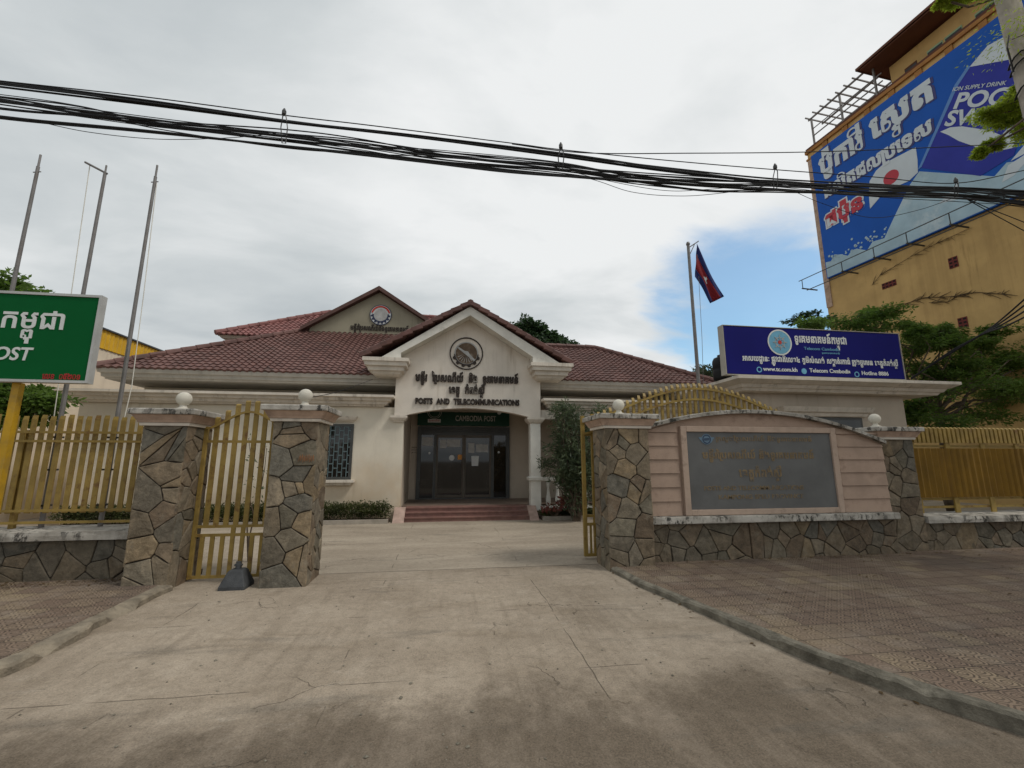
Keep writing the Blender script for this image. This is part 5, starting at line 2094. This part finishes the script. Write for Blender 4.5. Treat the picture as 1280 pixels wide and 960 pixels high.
def tree(name, label, base, fork, clumps, leaf, mat, trunk_r=.18, dens=260, seed=1, flat=1.0, droop=.2, asp=2.2, group=None, cat='tree', subs=9, fill=0, limb=.45):
    """clumps: (centre, radii); every clump breaks into many small sprays so the outline stays ragged"""
    rr = random.Random(seed)
    T = thing(name, label, cat, base, group)
    tr = mb()
    branch(tr, base, fork, trunk_r, trunk_r * .7, rr, .12, 6)
    cr = mb()
    for c, R_ in clumps:
        c = Vector(c)
        R_ = Vector(R_)
        branch(tr, fork, c, trunk_r * limb, trunk_r * .1, rr, .3, 5)
        for k in range(subs):
            d = Vector((rr.gauss(0, 1), rr.gauss(0, 1), rr.gauss(0, 1))).normalized()
            k2 = rr.uniform(.3, 1.0)
            p = c + Vector((d.x * R_.x, d.y * R_.y, d.z * R_.z)) * k2
            branch(tr, c, p, trunk_r * .1, trunk_r * .03, rr, .3, 3)
            f = rr.uniform(.28, .5)
            leaves(cr, p, (R_.x * f, R_.y * f, max(R_.z * f, R_.x * .1)), int(dens * rr.uniform(.6, 1.3)), leaf, rr, flat, .1, droop, asp)
        if fill:
            leaves(cr, c, R_ * .8, fill, leaf, rr, flat, .0, droop, asp)
    tr.build('trunk', 'bark', T, smooth=True)
    cr.build('crown', mat, T)
    return T


# bushy oleander beside the porch
rr = random.Random(11)
OB = thing('oleander_bush', 'tall grey green bush growing in front of the porch column and balustrade', 'bush', (3.35, 11.2, 0))
tr, cr = mb(), mb()
for k in range(60):
    h = rr.uniform(.9, 2.95)
    a = rr.uniform(0, 6.28)
    sp = (.2 + .62 * math.sin(min(1, h / 2.2) * 2.0)) * rr.uniform(.35, 1.0)
    tip = Vector((3.36 + math.cos(a) * sp, 11.2 + math.sin(a) * sp * .8, h))
    pts = branch(tr, (3.35 + rr.uniform(-.08, .08), 11.2 + rr.uniform(-.08, .08), 0), tip, .022, .006, rr, .12, 6)
    for p in pts[2:]:
        leaves(cr, p, .19, 34 if p.z > .95 else 5, .155, rr, 1, .0, .12, 4.4)
    leaves(cr, tip, .16, 26, .15, rr, 1, .0, -.3, 4.4)
for k in range(7):
    tip = Vector((2.45 + rr.uniform(-.12, .3), 11.1, 1.45 + rr.uniform(-.15, .15)))
    branch(tr, (3.2, 11.15, 1.2), tip, .012, .004, rr, .1, 4)
    leaves(cr, tip, (.12, .1, .08), 26, .11, rr, 1, .0, .1, 4.2)
tr.build('stems', 'bark', OB)
cr.build('foliage', 'leaf_olive', OB)

# hedges
def hedge(x0, x1, y0, y1, h, label, seed, mat='leaf_hedge'):
    rr = random.Random(seed)
    Hd = thing('hedge', label, 'hedge', ((x0 + x1) / 2, (y0 + y1) / 2, 0))
    b = mb()
    x = x0
    while x < x1:
        leaves(b, (x, (y0 + y1) / 2 + rr.uniform(-.05, .05), .12 + (h - .12) * .5), (.16, (y1 - y0) / 2, (h - .1) * .55 * rr.uniform(.85, 1.12)), 320, .055, rr, 1, .1, -.15, 2)
        x += .10
    b.build('foliage', mat, Hd)
    b = mb()
    b.box(x0 - .1, x1 + .1, y0 - .08, y0 - .01, -.02, .10)
    b.build('planter_kerb', 'kerbpaint', Hd)
    mb().box(x0 - .1, x1 + .1, y0 - .009, y1 + .05, -.02, .07).build('soil_bed', 'soil', Hd)
    return Hd


hedge(-8.7, -1.5, 11.52, 11.92, .50, 'low clipped hedge along the foot of the left wing wall', 4)
hedge(2.62, 6.6, 11.50, 11.85, .24, 'low planting bed in front of the balustrade beside the steps', 8)
FLW = thing('red_plant', 'small red leaved plant in the bed beside the entrance steps', 'plant', (2.85, 11.45, .05))
b, tr = mb(), mb()
for k in range(16):
    tip = Vector((2.85 + rr.uniform(-.28, .3), 11.42 + rr.uniform(-.12, .12), rr.uniform(.22, .56)))
    branch(tr, (2.85, 11.45, .05), tip, .008, .003, rr, .1, 3)
    leaves(b, tip, .09, 24, .085, rr, 1, 0, -.1, 2)
tr.build('stems', 'bark', FLW)
b.build('foliage', 'petal', FLW)
# young sapling inside the narrow gate
SP = thing('sapling', 'thin bare sapling in the yard behind the narrow gate', 'sapling', (-2.95, 7.6, 0))
tr, b = mb(), mb()
for tip in ((-3.18, 7.6, 1.9), (-2.9, 7.62, 1.75), (-3.05, 7.58, 1.6)):
    pts = branch(tr, (-3.0, 7.6, 0), tip, .014, .004, rr, .08, 5)
    for p in pts[3:]:
        leaves(b, p, .07, 7, .06, rr)
tr.build('stems', 'bark', SP)
b.build('foliage', 'leaf_olive', SP)


def A(x, y, Y):
    return tuple(at(x, y, Y))


# tree with flat tiers of leaves in front of the yellow building
Yt = 11.4
cl2 = []
for px_, py_, r in ((1060, 402, .9), (1020, 404, .55), (1105, 395, .9), (1085, 415, 1.0), (1150, 425, 1.2), (1190, 418, .8), (1215, 440, 1.1), (1170, 455, 1.3), (1245, 470, 1.1), (1205, 485, 1.3), (1255, 500, 1.1), (1150, 490, 1.2),
                    (1110, 440, 1.0), (1225, 520, 1.0), (1270, 515, .8), (1185, 525, 1.0), (1135, 520, .9), (1275, 460, .6), (1230, 430, .6)):
    c = Vector(A(px_, py_, Yt + rnd.uniform(-.9, .9)))
    cl2.append((c, (r, r * .9, r * .36)))
for k in range(9):
    c = Vector(A(rnd.uniform(1130, 1280), rnd.uniform(428, 520), Yt + rnd.uniform(-.8, .8)))
    cl2.append((c, (1.0, .9, .3)))
for k in range(9):
    x_, y_ = rnd.choice(((rnd.uniform(1010, 1130), rnd.uniform(384, 412)), (rnd.uniform(1210, 1285), rnd.uniform(405, 470)), (rnd.uniform(1125, 1285), rnd.uniform(498, 534)), (rnd.uniform(1130, 1200), rnd.uniform(405, 430))))
    cl2.append((Vector(A(x_, y_, Yt + rnd.uniform(-.7, .7))), (.5, .45, .3)))
tree('tiered_tree', 'green tree with flat tiers of leaves behind the guardhouse and amber fence', (15.4, 11.6, 0), (15.3, 11.5, 2.9), cl2, .115, 'leaf', .13, 120, 21, .65, .25, 2.4, subs=12, limb=.3)
cl2 = []
for px_, py_ in ((998, 396), (1010, 392), (1018, 402), (990, 402), (1028, 398)):
    cl2.append((Vector(A(px_, py_, 12.6)), (.34, .3, .08)))
tree('leafy_sapling', 'thin dark leafy branch tips against the sky above the blue sign', (13.6, 12.9, 0), (13.2, 12.8, 5.4), cl2, .15, 'leaf_dark', .07, 16, 5, .5, .2, 2.4, subs=8)
# trees beyond the roofs
cl2 = [(Vector(A(655, 412, 26)), (.85, .8, .75)), (Vector(A(640, 418, 26)), (.8, .8, .7)), (Vector(A(672, 412, 26)), (.8, .8, .7)), (Vector(A(688, 425, 26)), (.8, .8, .55)), (Vector(A(664, 428, 26)), (1.5, 1, .8))]
tree('background_tree', 'dense dark tree rising above the roof ridge right of the porch gable', (5.0, 26, 0), (5.0, 26, 7.2), cl2, .21, 'leaf_dark', .3, 130, 31, 1, .1, 1.8, subs=10, fill=700)
cl2 = [(Vector(A(702, 428, 30)), (.75, .7, .5)), (Vector(A(714, 434, 30)), (.6, .6, .5)), (Vector(A(700, 436, 30)), (1.0, .6, .6))]
tree('background_tree', 'small dark tree top just right of the dense one above the ridge', (8.4, 30, 0), (8.4, 30, 7.2), cl2, .21, 'leaf_dark', .22, 90, 32, 1, .1, 1.8, subs=9, fill=500)
cl2 = [(Vector(A(880, 466, 19)), (.9, .7, .55)), (Vector(A(896, 470, 19)), (.8, .6, .5))]
tree('background_tree', 'pale tree top peeping over the right end of the tiled roof', (13, 19, 0), (13, 19, 4.4), cl2, .16, 'leaf_olive', .15, 70, 33, 1, .1, 2, subs=8, fill=300)
# tree behind the green sign
cl2 = []
for px_, py_, r in ((8, 362, .45), (25, 372, .5), (-12, 370, .7), (35, 500, .5), (10, 505, .6), (55, 500, .4), (12, 490, .5), (30, 520, .5), (-15, 440, .9), (30, 440, .7)):
    c = Vector(A(px_, py_, 9.6))
    cl2.append((c, (r, r, r * .6)))
tree('yard_tree', 'leafy tree in the left yard behind the green sign', (-9.3, 9.6, 0), (-9.3, 9.6, 1.6), cl2, .12, 'leaf', .1, 120, 41, 1, .15, 2.2, subs=9)

# street tree at the right edge, fine feathery leaves; most of it stands outside the picture
rr = random.Random(51)
cl2 = []
for px_, py_, Yq, r in ((1250, 140, 5.5, .34), (1268, 122, 5.4, .3), (1275, 165, 5.6, .34), (1240, 182, 5.5, .17), (1228, 190, 5.5, .12), (1262, 150, 5.7, .3), (1285, 140, 5.5, .4), (1195, -2, 5.6, .2), (1215, -12, 5.5, .3), (1180, 0, 5.6, .13), (1240, -25, 5.5, .4)):
    cl2.append((Vector(A(px_, py_, Yq)), (r, r, r * .55)))
for k in range(34):  # unseen crown clumps, added to shade the sign wall and right pavement
    cl2.append((Vector((rr.uniform(9.0, 14.5), rr.uniform(-2.0, 4.2), rr.uniform(8.4, 10.8))), (1.4, 1.4, .7)))
tree('street_tree', 'yellow green feathery tree overhanging the top right corner by the pole', (11.9, 4.6, -.05), (11.8, 3.6, 9.6), cl2, .062, 'leaf_bright', .2, 200, 51, .8, .45, 3.2, subs=13, limb=.09)

# ------------------------------------------------------------------ utility pole and overhead cables
UPo = thing('utility_pole', 'grey concrete utility pole at the right edge in front of the billboard', 'utility pole', (9.72, 5.0, -.05))
q = mb()
q.tube([(9.86, 5.0, -.1), (9.74, 5.0, 5.5), (9.62, 5.0, 10.2)], [.19, .165, .14], 14)
q.build('shaft', 'concrete_pole', UPo, smooth=True)
q = mb()
for z, w_ in ((8.35, .18), (8.2, .165), (7.75, .17)):
    q.tube([(9.66 + .175 * math.cos(a * .5236), 5.0 + .175 * math.sin(a * .5236), z + .07 * math.sin(a * 1.1)) for a in range(13)], .014, 6)
q.tube([A(1262, 42, 4.82), A(1259, 60, 4.8), A(1264, 78, 4.8), A(1267, 90, 4.82)], .012, 6)
q.build('pole_tie', 'black', UPo)


def cable(pts, r, label, Y=5.0, group='black cables of the overhead bundle', seg=14):
    P = [Vector(A(x, y, Y + dy)) for x, y, dy in [(p + (0,))[:3] if len(p) == 2 else p for p in pts]]
    fine = []
    for i in range(len(P) - 1):
        p0, p1, p2, p3 = P[max(i - 1, 0)], P[i], P[i + 1], P[min(i + 2, len(P) - 1)]
        for k in range(seg):
            t = k / seg
            fine.append(.5 * ((2 * p1) + (p2 - p0) * t + (2 * p0 - 5 * p1 + 4 * p2 - p3) * t * t + (3 * p1 - p0 - 3 * p2 + p3) * t ** 3))
    fine.append(P[-1])
    q = mb()
    q.tube(fine, r, 6)
    o = q.build('overhead_cable', 'black')
    tag(o, label, 'cable', group)
    return o


LBU = 'black cable strand within the tangled bundle sagging across the whole sky'
cable([(-200, 78), (0, 101), (180, 121), (355, 144), (465, 157), (640, 179), (701, 187), (840, 201), (968, 212), (1090, 221), (1194, 229), (1285, 212), (1400, 190)], .007, 'topmost thin messenger wire that carries the hangers')
rc = random.Random(5)


def strand(base, spread, r, label):
    o = rc.uniform(-spread, spread)
    ph, am = rc.uniform(0, 6.3), rc.uniform(.2, .75) * spread
    pts = []
    for i, (x, y) in enumerate(base):
        pts.append((x, y + o * (.75 + .35 * math.sin(i * .9 + ph)) + am * math.sin(i * 1.35 + ph * 2)))
    cable(pts, r, label, 5.0 + rc.uniform(-.13, .13))


UPB = [(-200, 82), (0, 105), (180, 128), (355, 152), (520, 171), (701, 194), (840, 213), (968, 227), (1100, 233), (1200, 237), (1300, 242), (1420, 248)]
MIDB = [(-200, 99), (0, 127), (100, 140), (200, 154), (355, 172), (450, 184), (560, 198), (701, 210), (800, 222), (890, 230), (968, 233), (1090, 240), (1200, 243), (1290, 251), (1420, 264)]
LOWB = [(-200, 118), (0, 145), (180, 163), (355, 182), (520, 199), (640, 213), (760, 223), (870, 231), (968, 237), (1100, 243), (1200, 246), (1300, 256), (1420, 270)]
for k in range(5):
    strand(UPB, 2.6, rc.choice((.006, .009, .012)), LBU)
for k in range(17):
    strand(MIDB, 7.5, rc.choice((.005, .006, .008, .010, .013)), LBU)
for k in range(4):
    strand(LOWB, 1.8, rc.choice((.007, .010, .012)), LBU)
cable([(640, 213), (730, 222), (790, 240), (850, 245), (905, 241), (955, 233)], .004, 'thin slack wire dipping deepest below the bundle over the roof', group='thin slack wires')
cable([(690, 208), (760, 226), (830, 238), (880, 237), (960, 230)], .004, 'shorter slack wire looping just under the bundle beside the deepest one', group='thin slack wires')
cable([(40, 150), (110, 165), (200, 174), (290, 172), (350, 166)], .004, 'thin slack wire looping below the bundle at upper left', group='thin slack wires')
cable([(640, 180), (730, 191), (860, 191.5), (1010, 190), (1150, 185), (1290, 178), (1420, 170)], .007, 'straight thin wire crossing in front of the billboard lettering', group='thin slack wires')
cable([(990, 238), (1030, 255), (1090, 272), (1150, 262), (1200, 244)], .004, 'thin slack wire drooping in front of the red billboard word', group='thin slack wires')
for k in range(2):
    cable([(1198, 243), (1235, 260 + 4 * k), (1290, 282 + 12 * k), (1400, 330 + 25 * k)], .007, 'thin wire branching down to the right edge before the yellow wall', group='branching wires')


def drop(pts, r, label):
    P = [Vector(p) for p in pts]
    fine = []
    for i in range(len(P) - 1):
        p0, p1, p2, p3 = P[max(i - 1, 0)], P[i], P[i + 1], P[min(i + 2, len(P) - 1)]
        for k in range(8):
            t = k / 8
            fine.append(.5 * ((2 * p1) + (p2 - p0) * t + (2 * p0 - 5 * p1 + 4 * p2 - p3) * t * t + (3 * p1 - p0 - 3 * p2 + p3) * t ** 3))
    fine.append(P[-1])
    tag(mb().tube(fine, r, 6).build('service_cable', 'black'), label, 'cable', 'service cables to the guardhouse')


for k in range(4):
    drop([A(1139, 474 - k * .6, 9.75), A(1185, 441 + k, 8.8), A(1228, 417 + k * .4, 8.0), A(1262, 398 + (k - 1.5) * 5, 7.0), A(1330, 350 + (k - 1.5) * 14, 5.6)], .016, 'dark service cable sloping down to the right end of the blue sign')

drop([A(386, 497, 6.34), A(425, 489, 8.8), A(466, 474, 11.6)], .006, 'thin pale line strung from the second pillar to the porch eave')
for px_, pt_, pb_ in ((355, 142, 177), (701, 184, 211), (969, 210, 236), (1195, 227, 243)):
    t_ = Vector(A(px_, pt_, 4.93)); b_ = Vector(A(px_, pb_, 4.93))
    q = mb()
    q.tube([t_ + Vector((0, 0, .03)), t_ + Vector((.03, 0, -.05)), t_.lerp(b_, .5) + Vector((.04, 0, 0)), b_ + Vector((.02, 0, -.02)), b_ + Vector((-.02, 0, -.02)), t_.lerp(b_, .5) + Vector((-.035, 0, 0)), t_ + Vector((-.01, 0, -.03))], .007, 6)
    q.lathe([(.008, 0), (.026, .02), (.026, .06), (.008, .10)], tuple(t_ - Vector((0, 0, .03))), 8)
    lab = {355: 'cable hanger clamped round the bundle at upper left of the sky', 701: 'cable hanger clamped round the bundle above the porch roof',
           969: 'cable hanger clamped round the bundle above the flag', 1195: 'cable hanger in front of the billboard bottle'}[px_]
    tag(q.build('cable_hanger', 'darkmetal'), lab, 'hanger', 'cable hangers')
